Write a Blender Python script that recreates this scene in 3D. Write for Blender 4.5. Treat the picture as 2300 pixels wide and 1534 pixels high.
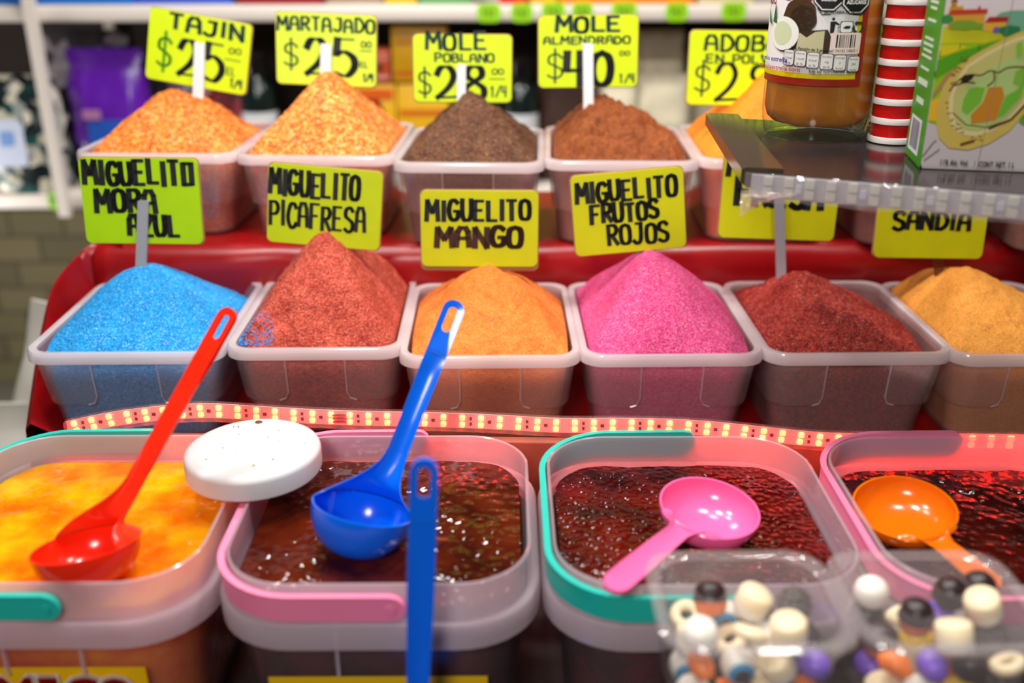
import bpy, bmesh, math, random
from mathutils import Vector, Matrix, noise, Euler

for o in list(bpy.data.objects):
    bpy.data.objects.remove(o)
S = bpy.context.scene
COL = S.collection
R = math.radians
rnd = random.Random(7)

# ------------------------------------------------------------------ camera, world, lights, exposure
CAMZ = 1.28
PITCH, YAW = R(22.2), R(1.0)
F = 2236.0                                   # focal length in pixels of a 2300 x 1534 frame (35 mm lens)
cam_d = bpy.data.cameras.new('camera')
cam_d.sensor_width = 36.0
cam_d.lens = 35.0
cam_d.clip_start = 0.02
cam_d.dof.use_dof = True
cam_d.dof.focus_distance = 0.845
cam_d.dof.aperture_fstop = 2.8
cam = bpy.data.objects.new('camera', cam_d)
COL.objects.link(cam)
cam.location = (0, 0, CAMZ)
cam.rotation_euler = (R(90) - PITCH, 0, -YAW)
S.camera = cam

S.view_settings.view_transform = 'Standard'
S.view_settings.look = 'None'
S.view_settings.exposure = 0.0
S.view_settings.gamma = 1.0
S.view_settings.use_curve_mapping = False
S.cycles.transparent_max_bounces = 24
S.cycles.max_bounces = 8
S.cycles.use_denoising = True
S.cycles.sample_clamp_indirect = 6.0

world = bpy.data.worlds.new('world')
S.world = world
world.use_nodes = True
bg = world.node_tree.nodes['Background']
bg.inputs[0].default_value = (1.0, 0.93, 0.88, 1)
bg.inputs[1].default_value = 0.06


def lamp(name, loc, target, power, size, color=(1, 0.97, 0.93)):
    d = bpy.data.lights.new(name, 'AREA')
    d.shape = 'DISK'
    d.size = size
    d.energy = power
    d.color = color
    o = bpy.data.objects.new(name, d)
    COL.objects.link(o)
    o.location = loc
    o.rotation_euler = (Vector(target) - Vector(loc)).to_track_quat('-Z', 'Y').to_euler()
    return o


# bulbs hanging over the stall, out of the frame
for i, (x, y, z, p) in enumerate([(-0.42, 0.70, 2.00, 5.6), (0.02, 0.68, 2.02, 6.0), (0.45, 0.70, 2.00, 5.2),
                                  (-0.25, 0.98, 2.15, 3.4), (0.30, 1.0, 2.15, 2.6)]):
    lamp('stall_bulb', (x, y, z), (x * 0.8, y + 0.12, 0.9), p, 0.11)
lamp('aisle_lamp', (-0.25, -0.45, 1.75), (0.05, 0.8, 0.9), 9.5, 0.3)
lamp('back_fill', (-0.3, 1.65, 2.2), (-0.1, 2.3, 1.1), 18.0, 0.4)  # unseen fill light added to brighten the goods on the rack
lamp('back_fill', (-1.45, 1.9, 0.62), (-1.0, 2.85, 0.45), 7.0, 0.3)  # added fill below the lower shelf, lifts the dark olive wall
lamp('back_fill', (0.8, 1.65, 2.2), (0.8, 2.3, 1.1), 9.0, 0.4)  # second added fill, for the right part of the rack

# ------------------------------------------------------------------ pixel of the photo -> point of the place
cp, sp, cy, sy = math.cos(PITCH), math.sin(PITCH), math.cos(YAW), math.sin(YAW)
FW = Vector((sy * cp, cy * cp, -sp))
RT = Vector((cy, -sy, 0))
UP = RT.cross(FW)
C0 = Vector((0, 0, CAMZ))


def P(px, py, Y=None, z=None, k=0.0):
    """the point seen at pixel px, py on the upright plane y = Y + k x, or on the level plane at z"""
    d = FW + RT * ((px - 1150) / F) - UP * ((py - 767) / F)
    t = (Y / (d.y - k * d.x)) if Y is not None else ((z - CAMZ) / d.z)
    return C0 + d * t


def mpp(p):
    """metres per pixel at the point p"""
    return (p - C0).dot(FW) / F


def lin(c):
    return tuple(((v / 255) / 12.92 if v / 255 <= 0.04045 else ((v / 255 + 0.055) / 1.055) ** 2.4) for v in c)


# ------------------------------------------------------------------ materials
MATS = {}


def new_mat(name):
    m = bpy.data.materials.new(name)
    m.use_nodes = True
    nt = m.node_tree
    return m, nt, nt.nodes, nt.links, nt.nodes['Principled BSDF']


def mat(name, c, rough=0.5, spec=0.5, metal=0.0, noise_amt=0.0, noise_scale=30, bump=0.0, bump_scale=200, coat=0.0, sss=0.0, emit=0.0):
    if name in MATS:
        return MATS[name]
    m, nt, N, L, b = new_mat(name)
    col = (*lin(c), 1)
    b.inputs['Base Color'].default_value = col
    b.inputs['Roughness'].default_value = rough
    b.inputs['Specular IOR Level'].default_value = spec
    b.inputs['Metallic'].default_value = metal
    b.inputs['Coat Weight'].default_value = coat
    if sss:
        b.inputs['Subsurface Weight'].default_value = sss
        b.inputs['Subsurface Scale'].default_value = 0.004
        b.inputs['Subsurface Radius'].default_value = (1, 1, 1)
    if emit:
        b.inputs['Emission Color'].default_value = col
        b.inputs['Emission Strength'].default_value = emit
    if noise_amt or bump:
        tc = N.new('ShaderNodeTexCoord')
    if noise_amt:
        nz = N.new('ShaderNodeTexNoise')
        nz.inputs['Scale'].default_value = noise_scale
        nz.inputs['Detail'].default_value = 5
        L.new(tc.outputs['Object'], nz.inputs['Vector'])
        mp = N.new('ShaderNodeMapRange')
        mp.inputs['From Min'].default_value = 0.3
        mp.inputs['From Max'].default_value = 0.7
        mp.inputs['To Min'].default_value = 1 - noise_amt
        mp.inputs['To Max'].default_value = 1 + noise_amt * 0.5
        L.new(nz.outputs['Fac'], mp.inputs['Value'])
        mx = N.new('ShaderNodeMix')
        mx.data_type = 'RGBA'
        mx.blend_type = 'MULTIPLY'
        mx.inputs['Factor'].default_value = 1
        mx.inputs['A'].default_value = col
        L.new(mp.outputs['Result'], mx.inputs['B'])
        L.new(mx.outputs['Result'], b.inputs['Base Color'])
    if bump:
        nb = N.new('ShaderNodeTexNoise')
        nb.inputs['Scale'].default_value = bump_scale
        nb.inputs['Detail'].default_value = 4
        L.new(tc.outputs['Object'], nb.inputs['Vector'])
        bp = N.new('ShaderNodeBump')
        bp.inputs['Strength'].default_value = bump
        bp.inputs['Distance'].default_value = 0.002
        L.new(nb.outputs['Fac'], bp.inputs['Height'])
        L.new(bp.outputs['Normal'], b.inputs['Normal'])
    MATS[name] = m
    return m


def plastic(name, c, alpha, rough=0.25, tint=None, trans=0.5):
    """milky or clear plastic sheet: part of the light passes straight, part is scattered"""
    if name in MATS:
        return MATS[name]
    m, nt, N, L, b = new_mat(name)
    out = N['Material Output']
    b.inputs['Base Color'].default_value = (*lin(c), 1)
    b.inputs['Roughness'].default_value = rough
    b.inputs['Specular IOR Level'].default_value = 0.5
    tl = N.new('ShaderNodeBsdfTranslucent')
    tl.inputs['Color'].default_value = (*lin(c), 1)
    m1 = N.new('ShaderNodeMixShader')
    m1.inputs[0].default_value = trans
    L.new(b.outputs[0], m1.inputs[1])
    L.new(tl.outputs[0], m1.inputs[2])
    tr = N.new('ShaderNodeBsdfTransparent')
    tr.inputs['Color'].default_value = (*lin(tint or (255, 255, 255)), 1)
    m2 = N.new('ShaderNodeMixShader')
    m2.inputs[0].default_value = alpha
    L.new(tr.outputs[0], m2.inputs[1])
    L.new(m1.outputs[0], m2.inputs[2])
    gl = N.new('ShaderNodeBsdfGlossy')
    gl.inputs['Roughness'].default_value = rough * 0.5
    lw = N.new('ShaderNodeLayerWeight')
    lw.inputs['Blend'].default_value = 0.5
    pw = N.new('ShaderNodeMath')
    pw.operation = 'POWER'
    pw.inputs[1].default_value = 4.0
    L.new(lw.outputs['Facing'], pw.inputs[0])
    fr = N.new('ShaderNodeMath')
    fr.operation = 'MULTIPLY_ADD'
    fr.inputs[1].default_value = 0.6
    fr.inputs[2].default_value = 0.035
    L.new(pw.outputs[0], fr.inputs[0])
    m3 = N.new('ShaderNodeMixShader')
    L.new(fr.outputs[0], m3.inputs[0])
    L.new(m2.outputs[0], m3.inputs[1])
    L.new(gl.outputs[0], m3.inputs[2])
    L.new(m3.outputs[0], out.inputs['Surface'])
    MATS[name] = m
    return m


def powder(name, c_dark, c, c_light, grain=900, sparkle=0.06, bump=0.7, blotch=0.25, glint=0.14):
    m, nt, N, L, b = new_mat(name)
    tc = N.new('ShaderNodeTexCoord')
    vo = N.new('ShaderNodeTexVoronoi')
    vo.inputs['Scale'].default_value = grain
    L.new(tc.outputs['Object'], vo.inputs['Vector'])
    sx = N.new('ShaderNodeSeparateColor')
    L.new(vo.outputs['Color'], sx.inputs[0])
    nz = N.new('ShaderNodeTexNoise')
    nz.inputs['Scale'].default_value = 45
    nz.inputs['Detail'].default_value = 6
    L.new(tc.outputs['Object'], nz.inputs['Vector'])
    ad = N.new('ShaderNodeMath')
    ad.operation = 'MULTIPLY_ADD'
    L.new(nz.outputs['Fac'], ad.inputs[0])
    ad.inputs[1].default_value = blotch * 2
    sc = N.new('ShaderNodeMath')
    sc.operation = 'MULTIPLY_ADD'
    L.new(sx.outputs[0], sc.inputs[0])
    sc.inputs[1].default_value = 1 - blotch
    sc.inputs[2].default_value = -blotch * 0.5
    L.new(sc.outputs[0], ad.inputs[2])
    cr = N.new('ShaderNodeValToRGB')
    e = cr.color_ramp.elements
    e[0].position = 0.0
    e[0].color = (*lin(c_dark), 1)
    e[1].position = 1.0
    e[1].color = (*lin(c_light), 1)
    k = e.new(0.45)
    k.color = (*lin(c), 1)
    L.new(ad.outputs[0], cr.inputs[0])
    b.inputs['Specular IOR Level'].default_value = 0.3
    gt = N.new('ShaderNodeMath')
    gt.operation = 'GREATER_THAN'
    gt.inputs[1].default_value = 1 - sparkle
    L.new(sx.outputs[1], gt.inputs[0])
    gf = N.new('ShaderNodeMath')
    gf.operation = 'MULTIPLY'
    gf.inputs[1].default_value = glint
    L.new(gt.outputs[0], gf.inputs[0])
    mxs = N.new('ShaderNodeMix')
    mxs.data_type = 'RGBA'
    L.new(gf.outputs[0], mxs.inputs['Factor'])
    L.new(cr.outputs[0], mxs.inputs['A'])
    mxs.inputs['B'].default_value = (*[v + (1 - v) * 0.55 for v in lin(c_light)], 1)  # whitish crystals, their glints put into the colour as near-white cells
    L.new(mxs.outputs['Result'], b.inputs['Base Color'])
    rr = N.new('ShaderNodeMapRange')
    rr.inputs['To Min'].default_value = 0.75
    rr.inputs['To Max'].default_value = 0.28
    L.new(gt.outputs[0], rr.inputs['Value'])
    L.new(rr.outputs['Result'], b.inputs['Roughness'])
    bp = N.new('ShaderNodeBump')
    bp.inputs['Strength'].default_value = bump
    bp.inputs['Distance'].default_value = 0.0016
    hh = N.new('ShaderNodeMath')
    hh.operation = 'ADD'
    L.new(sx.outputs[2], hh.inputs[0])
    n3 = N.new('ShaderNodeTexNoise')
    n3.inputs['Scale'].default_value = grain * 0.24
    n3.inputs['Detail'].default_value = 4
    n3.inputs['Roughness'].default_value = 0.65
    L.new(tc.outputs['Object'], n3.inputs['Vector'])
    h3 = N.new('ShaderNodeMath')
    h3.operation = 'MULTIPLY'
    h3.inputs[1].default_value = 3.0
    L.new(n3.outputs['Fac'], h3.inputs[0])
    L.new(h3.outputs[0], hh.inputs[1])
    L.new(hh.outputs[0], bp.inputs['Height'])
    L.new(bp.outputs['Normal'], b.inputs['Normal'])
    return m


def sauce_mat(name, c1, c2, bump=0.6, rough=0.1, scale=160, sss=0.0):
    m, nt, N, L, b = new_mat(name)
    tc = N.new('ShaderNodeTexCoord')
    nz = N.new('ShaderNodeTexNoise')
    nz.inputs['Scale'].default_value = 28
    nz.inputs['Detail'].default_value = 8
    L.new(tc.outputs['Object'], nz.inputs['Vector'])
    cr = N.new('ShaderNodeValToRGB')
    cr.color_ramp.elements[0].position = 0.35
    cr.color_ramp.elements[0].color = (*lin(c1), 1)
    cr.color_ramp.elements[1].position = 0.68
    cr.color_ramp.elements[1].color = (*lin(c2), 1)
    L.new(nz.outputs['Fac'], cr.inputs[0])
    L.new(cr.outputs[0], b.inputs['Base Color'])
    b.inputs['Roughness'].default_value = rough
    b.inputs['Specular IOR Level'].default_value = 0.38
    b.inputs['Subsurface Weight'].default_value = sss
    b.inputs['Subsurface Scale'].default_value = 0.04
    b.inputs['Subsurface Radius'].default_value = (1, 0.6, 0.2)
    vo = N.new('ShaderNodeTexVoronoi')
    vo.feature = 'SMOOTH_F1'
    vo.inputs['Scale'].default_value = scale
    L.new(tc.outputs['Object'], vo.inputs['Vector'])
    n2 = N.new('ShaderNodeTexNoise')
    n2.inputs['Scale'].default_value = scale * 0.9
    n2.inputs['Detail'].default_value = 2
    L.new(tc.outputs['Object'], n2.inputs['Vector'])
    ad = N.new('ShaderNodeMath')
    ad.operation = 'SUBTRACT'
    sc = N.new('ShaderNodeMath')
    sc.operation = 'MULTIPLY'
    sc.inputs[1].default_value = 0.35
    L.new(n2.outputs['Fac'], sc.inputs[0])
    L.new(sc.outputs[0], ad.inputs[0])
    L.new(vo.outputs['Distance'], ad.inputs[1])
    bp = N.new('ShaderNodeBump')
    bp.inputs['Strength'].default_value = bump
    bp.inputs['Distance'].default_value = 0.004
    L.new(ad.outputs[0], bp.inputs['Height'])
    L.new(bp.outputs['Normal'], b.inputs['Normal'])
    return m


def color_mat(c, rough=0.5, spec=0.4):
    return mat('flat_%d_%d_%d_%d' % (*c, int(rough * 100)), c, rough, spec)


# ------------------------------------------------------------------ mesh builder
class MB:
    def __init__(self):
        self.v, self.f, self.m, self.mats = [], [], [], []

    def mi(self, m):
        if m is None:
            return 0
        if m not in self.mats:
            self.mats.append(m)
        return self.mats.index(m)

    def add(self, vs, fs, m=None):
        o = len(self.v)
        k = self.mi(m)
        self.v += [tuple(p) for p in vs]
        for f in fs:
            self.f.append([i + o for i in f])
            self.m.append(k)

    def loft(self, loops, m=None, closed=True, cap0=True, cap1=True, ring=False):
        n = len(loops[0])
        vs = [p for l in loops for p in l]
        fs = []
        nl = len(loops)
        for a in range(nl if ring else nl - 1):
            b = (a + 1) % nl
            for i in range(n if closed else n - 1):
                j = (i + 1) % n
                fs.append([a * n + i, a * n + j, b * n + j, b * n + i])
        if not ring:
            if cap0:
                fs.append(list(range(n))[::-1])
            if cap1:
                fs.append([(nl - 1) * n + i for i in range(n)])
        self.add(vs, fs, m)

    def box(self, c, s, m=None, M=None):
        hx, hy, hz = s[0] / 2, s[1] / 2, s[2] / 2
        vs = []
        for dz in (-hz, hz):
            for dx, dy in ((-hx, -hy), (hx, -hy), (hx, hy), (-hx, hy)):
                p = Vector((dx, dy, dz))
                if M:
                    p = M @ p
                vs.append(Vector(c) + p)
        self.add(vs, [[3, 2, 1, 0], [4, 5, 6, 7], [0, 1, 5, 4], [1, 2, 6, 5], [2, 3, 7, 6], [3, 0, 4, 7]], m)

    def rbox(self, c, s, r, m=None, n=4):
        """box with rounded upright edges and softened top and bottom"""
        hx, hy = s[0] / 2, s[1] / 2
        e = min(r, s[2] / 2.01)
        loops = []
        for (ins, z) in ((e, -s[2] / 2), (e * 0.3, -s[2] / 2 + e * 0.3), (0, -s[2] / 2 + e), (0, s[2] / 2 - e), (e * 0.3, s[2] / 2 - e * 0.3), (e, s[2] / 2)):
            loops.append([(c[0] + x, c[1] + y, c[2] + z) for x, y in rrect(hx - ins, hy - ins, max(r - ins * 0.6, 0.0003), n)])
        self.loft(loops, m)

    def lathe(self, prof, c=(0, 0, 0), n=48, m=None, cap0=False, cap1=False):
        loops = [[(c[0] + r * math.cos(2 * math.pi * i / n), c[1] + r * math.sin(2 * math.pi * i / n), c[2] + z) for i in range(n)] for r, z in prof]
        self.loft(loops, m, True, cap0, cap1)

    def tube(self, path, r, n=8, m=None):
        loops = []
        path = [Vector(p) for p in path]
        for i, p in enumerate(path):
            t = (path[min(i + 1, len(path) - 1)] - path[max(i - 1, 0)]).normalized()
            a = t.cross(Vector((0, 0, 1)))
            if a.length < 0.1:
                a = t.cross(Vector((1, 0, 0)))
            a.normalize()
            b = t.cross(a)
            rr = r(i / (len(path) - 1)) if callable(r) else r
            loops.append([p + (a * math.cos(2 * math.pi * k / n) + b * math.sin(2 * math.pi * k / n)) * rr for k in range(n)])
        self.loft(loops, m)

    def ball(self, c, r, m=None, n=20, sq=(1, 1, 1)):
        loops = []
        for a in range(1, n // 2):
            t = math.pi * a / (n // 2)
            loops.append([(c[0] + r * sq[0] * math.sin(t) * math.cos(2 * math.pi * i / n), c[1] + r * sq[1] * math.sin(t) * math.sin(2 * math.pi * i / n), c[2] - r * sq[2] * math.cos(t)) for i in range(n)])
        self.loft(loops, m)

    def grid(self, fn, nu, nv, m=None):
        vs = [fn(i / nu, j / nv) for j in range(nv + 1) for i in range(nu + 1)]
        fs = [[j * (nu + 1) + i, j * (nu + 1) + i + 1, (j + 1) * (nu + 1) + i + 1, (j + 1) * (nu + 1) + i] for j in range(nv) for i in range(nu)]
        self.add(vs, fs, m)

    def build(self, name, m=None, parent=None, smooth=40, loc=None, rot=None, solid=0):
        me = bpy.data.meshes.new(name)
        me.from_pydata(self.v, [], self.f)
        for q in ([m] if m else self.mats):
            me.materials.append(q)
        if not m:
            me.polygons.foreach_set('material_index', self.m)
        bm = bmesh.new()
        bm.from_mesh(me)
        bmesh.ops.recalc_face_normals(bm, faces=bm.faces)
        bm.to_mesh(me)
        bm.free()
        if smooth:
            me.polygons.foreach_set('use_smooth', [True] * len(me.polygons))
            me.set_sharp_from_angle(angle=R(smooth))
        me.update()
        o = bpy.data.objects.new(name, me)
        COL.objects.link(o)
        if parent:
            o.parent = parent
        if loc is not None:
            o.location = loc
        if rot is not None:
            o.rotation_euler = rot
        if solid:
            md = o.modifiers.new('thickness', 'SOLIDIFY')
            md.thickness = solid
            md.offset = 0
        return o


def rrect(hw, hd, r, n=6):
    r = min(r, hw * 0.999, hd * 0.999)
    pts = []
    for cx, cyy, a0 in ((hw - r, -hd + r, -90), (hw - r, hd - r, 0), (-hw + r, hd - r, 90), (-hw + r, -hd + r, 180)):
        for i in range(n + 1):
            a = R(a0 + 90 * i / n)
            pts.append((cx + r * math.cos(a), cyy + r * math.sin(a)))
    return pts


def tag(o, label=None, cat=None, group=None, kind=None):
    if label:
        o['label'] = label
    if cat:
        o['category'] = cat
    if group:
        o['group'] = group
    if kind:
        o['kind'] = kind
    return o


def thing(name, label, cat, loc=(0, 0, 0), rot=(0, 0, 0), group=None):
    o = bpy.data.objects.new(name, None)
    o.empty_display_size = 0.02
    COL.objects.link(o)
    o.location = loc
    o.rotation_euler = rot
    return tag(o, label, cat, group)


def dup(o, parent=None):
    c = o.copy()
    COL.objects.link(c)
    if parent:
        c.parent = parent
    for ch in list(o.children):
        dup(ch, c)
    return c


# ------------------------------------------------------------------ lettering
def smooth_pts(pts, k=6):
    out = []
    n = len(pts)
    for i in range(n - 1):
        p0, p1, p2, p3 = pts[max(i - 1, 0)], pts[i], pts[i + 1], pts[min(i + 2, n - 1)]
        for j in range(k):
            t = j / k
            out.append(tuple(0.5 * ((2 * p1[a]) + (-p0[a] + p2[a]) * t + (2 * p0[a] - 5 * p1[a] + 4 * p2[a] - p3[a]) * t * t + (-p0[a] + 3 * p1[a] - 3 * p2[a] + p3[a]) * t ** 3) for a in (0, 1)))
    out.append(pts[-1])
    return out


FONT = {
    'A': [[(0, 0), (.1, .75), (.3, .97), (.7, .97), (.9, .75), (1, 0)], [(.08, .42), (.95, .42)]],
    'B': [[(.05, 0), (.05, 1)], '~', [(0, 1), (.7, .98), (.85, .76), (.6, .55), (.1, .53)], '~', [(.1, .53), (.8, .5), (1, .25), (.75, .02), (0, 0)]],
    'C': ['~', [(.95, .82), (.7, 1), (.3, .97), (.04, .6), (.08, .25), (.4, 0), (.75, .03), (1, .2)]],
    'D': [[(.08, 0), (.08, 1)], '~', [(0, 1), (.55, .97), (.97, .6), (.9, .25), (.5, .02), (0, 0)]],
    'E': [[(.95, 1), (.08, 1), (.08, 0), (1, 0)], [(.08, .52), (.8, .52)]],
    'F': [[(.08, 0), (.08, 1), (1, 1)], [(.08, .52), (.8, .52)]],
    'G': ['~', [(.95, .85), (.6, 1), (.2, .9), (.02, .5), (.15, .12), (.5, 0), (.9, .12), (.97, .45)], [(1, .45), (.5, .45)]],
    'I': [[(.5, 0), (.5, 1)]],
    'J': ['~', [(.85, 1), (.85, .4), (.75, .1), (.4, 0), (.05, .15)], [(.3, 1), (1, 1)]],
    'L': [[(.1, 1), (.1, .02), (1, .02)]],
    'M': [[(0, 0), (.08, 1), (.5, .4), (.92, 1), (1, 0)]],
    'N': [[(.04, 0), (.04, 1), (.96, 0), (.96, 1)]],
    'O': ['~', [(.5, 1), (.12, .88), (.02, .5), (.12, .1), (.5, 0), (.88, .1), (.98, .5), (.88, .88), (.5, 1)]],
    'Q': [[(.1, .97), (.9, .97), (.92, .05), (.12, .02), (.1, .97)]],
    'P': [[(.08, 0), (.08, 1)], '~', [(0, 1), (.7, .98), (.97, .75), (.75, .5), (.08, .45)]],
    'R': [[(.08, 0), (.08, 1)], '~', [(0, 1), (.7, .98), (.92, .77), (.7, .54), (.08, .5)], [(.4, .5), (1, 0)]],
    'S': ['~', [(.95, .85), (.6, 1), (.15, .9), (.12, .65), (.5, .52), (.9, .38), (.9, .12), (.5, 0), (.02, .12)]],
    'T': [[(0, 1), (1, 1)], [(.5, 1), (.5, 0)]],
    'U': ['~', [(.04, 1), (.04, .35), (.2, .04), (.5, 0), (.8, .06), (.96, .35), (.96, 1)]],
    'V': [[(0, 1), (.5, 0), (1, 1)]],
    'Z': [[(0, 1), (1, 1), (0, 0), (1, 0)]],
    '$': ['~', [(.95, .75), (.6, .88), (.15, .8), (.12, .6), (.5, .5), (.9, .38), (.9, .2), (.5, .1), (.02, .2)], [(.5, 1.05), (.5, -.05)]],
    '0': ['~', [(.5, 1), (.14, .85), (.02, .5), (.14, .12), (.5, 0), (.86, .12), (.98, .5), (.86, .85), (.5, 1)]],
    '1': [[(.2, .8), (.5, 1), (.5, 0)]],
    '2': ['~', [(.05, .75), (.25, .97), (.65, .97), (.85, .7), (.6, .35), (.05, .02)], [(.05, .03), (1, .06)]],
    '4': [[(.1, 1), (.05, .45), (1, .45)], [(.78, 1), (.78, 0)]],
    '5': [[(.95, 1), (.2, 1), (.14, .58)], '~', [(.14, .58), (.5, .66), (.9, .5), (.95, .25), (.6, 0), (.05, .08)]],
    '8': ['~', [(.5, .54), (.16, .72), (.22, .94), (.5, 1), (.8, .94), (.84, .72), (.5, .54), (.08, .32), (.12, .06), (.5, 0), (.9, .06), (.94, .32), (.5, .54)]],
    '/': [[(0, 0), (1, 1)]], '-': [[(0, .5), (1, .5)]], '.': [[(.4, 0), (.6, 0)]],
}


def stroke(mb, pts, w, m, y, calli=0.45):
    """a flat pen stroke in the x, z plane"""
    for (a, b) in zip(pts[:-1], pts[1:]):
        dx, dz = b[0] - a[0], b[1] - a[1]
        l = math.hypot(dx, dz)
        if l < 1e-9:
            continue
        ww = w * (1 - calli + calli * abs(dz) / l) / 2
        nx, nz = -dz / l * ww, dx / l * ww
        ex, ez = dx / l * ww * 0.5, dz / l * ww * 0.5
        mb.add([(a[0] + nx - ex, y, a[1] + nz - ez), (a[0] - nx - ex, y, a[1] - nz - ez), (b[0] - nx + ex, y, b[1] - nz + ez), (b[0] + nx + ex, y, b[1] + nz + ez)], [[0, 1, 2, 3]], m)


def hand_text(mb, text, x0, z0, x1, h, w, m, y, jit=0.06, calli=0.45, rise=0.0):
    """hand lettering from x0 to x1 with its foot at z0"""
    n = len(text)
    wid = [0.45 if c == 'I' else (1.2 if c == 'M' else (0.6 if c == ' ' else 1.0)) for c in text]
    gap = 0.34
    tot = sum(wid) + gap * (n - 1)
    u = (x1 - x0) / tot
    x = x0
    for c, wd in zip(text, wid):
        if c != ' ':
            jx, jz, js = rnd.uniform(-jit, jit) * u, rnd.uniform(-jit, jit) * h, 1 + rnd.uniform(-jit, jit)
            sm = False
            sl = rnd.uniform(-jit, jit) * 0.8
            for s in FONT[c]:
                if s == '~':
                    sm = True
                    continue
                pts = smooth_pts(s) if sm else s
                sm = False
                prog = (x - x0) / max(x1 - x0, 1e-6)
                pts = [(x + jx + (p[0] * wd + sl * p[1]) * u, z0 + jz + p[1] * h * js + rise * prog) for p in pts]
                stroke(mb, pts, w, m, y, calli)
        x += (wd + gap) * u


_tc = {}


def text_polys(txt):
    """printed lettering (Blender's built-in font) as flat polygons, 1 unit high"""
    if txt in _tc:
        return _tc[txt]
    cu = bpy.data.curves.new('text', 'FONT')
    cu.body = txt
    cu.resolution_u = 3
    ob = bpy.data.objects.new('text', cu)
    COL.objects.link(ob)
    dg = bpy.context.evaluated_depsgraph_get()
    me = ob.evaluated_get(dg).to_mesh()
    vs = [(v.co.x, v.co.y) for v in me.vertices]
    fs = [list(p.vertices) for p in me.polygons]
    ob.evaluated_get(dg).to_mesh_clear()
    bpy.data.objects.remove(ob)
    bpy.data.curves.remove(cu)
    _tc[txt] = (vs, fs)
    return vs, fs


class Print:
    """flat printing in millimetres (u right, v up), laid in layers on a face by a mapping"""
    def __init__(self, mapper, step=0.00008, strip=0):
        self.strip = strip                      # on a round face polygons are cut into upright strips this wide
        self.mb, self.map, self.k, self.step = MB(), mapper, 0, step

    def poly(self, pts, c, rough=0.4, same=False):
        if not same:
            self.k += 1
        from mathutils.geometry import tessellate_polygon
        if self.strip:
            lo, hi = min(p[0] for p in pts), max(p[0] for p in pts)
            n = max(1, math.ceil((hi - lo) / self.strip))
            for q in range(n):
                a, b = lo + (hi - lo) * q / n, lo + (hi - lo) * (q + 1) / n
                part = list(pts)
                for lim, sg in ((a, 1), (b, -1)):
                    out = []
                    for i in range(len(part)):
                        p0, p1 = part[i - 1], part[i]
                        i0, i1 = (p0[0] - lim) * sg >= -1e-9, (p1[0] - lim) * sg >= -1e-9
                        if i0 != i1:
                            t = (lim - p0[0]) / (p1[0] - p0[0])
                            out.append((lim, p0[1] + (p1[1] - p0[1]) * t))
                        if i1:
                            out.append(p1)
                    part = out
                if len(part) >= 3:
                    tri = tessellate_polygon([[Vector((p[0], p[1], 0)) for p in part]])
                    self.mb.add([self.map(p[0], p[1], self.k * self.step) for p in part], [list(t) for t in tri], color_mat(c, rough))
            return
        vs = [Vector((p[0], p[1], 0)) for p in pts]
        tri = tessellate_polygon([vs])
        self.mb.add([self.map(p[0], p[1], self.k * self.step) for p in pts], [list(t) for t in tri], color_mat(c, rough))

    def rect(self, u0, v0, u1, v1, c, rough=0.4, n=1, same=False):
        if not same:
            self.k += 1
        vs, fs = [], []
        for i in range(n + 1):
            u = u0 + (u1 - u0) * i / n
            vs += [self.map(u, v0, self.k * self.step), self.map(u, v1, self.k * self.step)]
        fs = [[2 * i, 2 * i + 2, 2 * i + 3, 2 * i + 1] for i in range(n)]
        self.mb.add(vs, fs, color_mat(c, rough))

    def ell(self, u, v, a, b, c, rot=0, n=28, rough=0.4, wob=0.0, same=False):
        pts = []
        for i in range(n):
            t = 2 * math.pi * i / n
            k = 1 + wob * math.sin(3 * t + u) * 0.5 + wob * math.sin(7 * t + v) * 0.5
            x, y = a * k * math.cos(t), b * k * math.sin(t)
            pts.append((u + x * math.cos(rot) - y * math.sin(rot), v + x * math.sin(rot) + y * math.cos(rot)))
        self.poly(pts, c, rough, same)

    def line(self, pts, w, c, same=False):
        if not same:
            self.k += 1
        for a, b in zip(pts[:-1], pts[1:]):
            d = math.hypot(b[0] - a[0], b[1] - a[1]) or 1
            nx, ny = -(b[1] - a[1]) / d * w / 2, (b[0] - a[0]) / d * w / 2
            q = [(a[0] + nx, a[1] + ny), (a[0] - nx, a[1] - ny), (b[0] - nx, b[1] - ny), (b[0] + nx, b[1] + ny)]
            self.mb.add([self.map(p[0], p[1], self.k * self.step) for p in q], [[0, 1, 2, 3]], color_mat(c, 0.4))

    def text(self, txt, u, v, h, c, w=None, rot=0, bold=0.0, center=True):
        self.k += 1
        vs, fs = text_polys(txt)
        x0, x1 = min(p[0] for p in vs), max(p[0] for p in vs)
        sx = (w / (x1 - x0)) if w else h / 0.7
        sz = h / 0.7
        off = (x0 + x1) / 2 if center else x0
        for du, dv in (((0, 0),) if not bold else ((0, 0), (bold, 0), (0, bold), (bold, bold))):
            pts = []
            for p in vs:
                a, b = (p[0] - off) * sx + du, p[1] * sz + dv
                pts.append(self.map(u + a * math.cos(rot) - b * math.sin(rot), v + a * math.sin(rot) + b * math.cos(rot), self.k * self.step))
            self.mb.add(pts, fs, color_mat(c, 0.4))

    def build(self, name, parent):
        return self.mb.build(name, None, parent, smooth=0)


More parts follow.
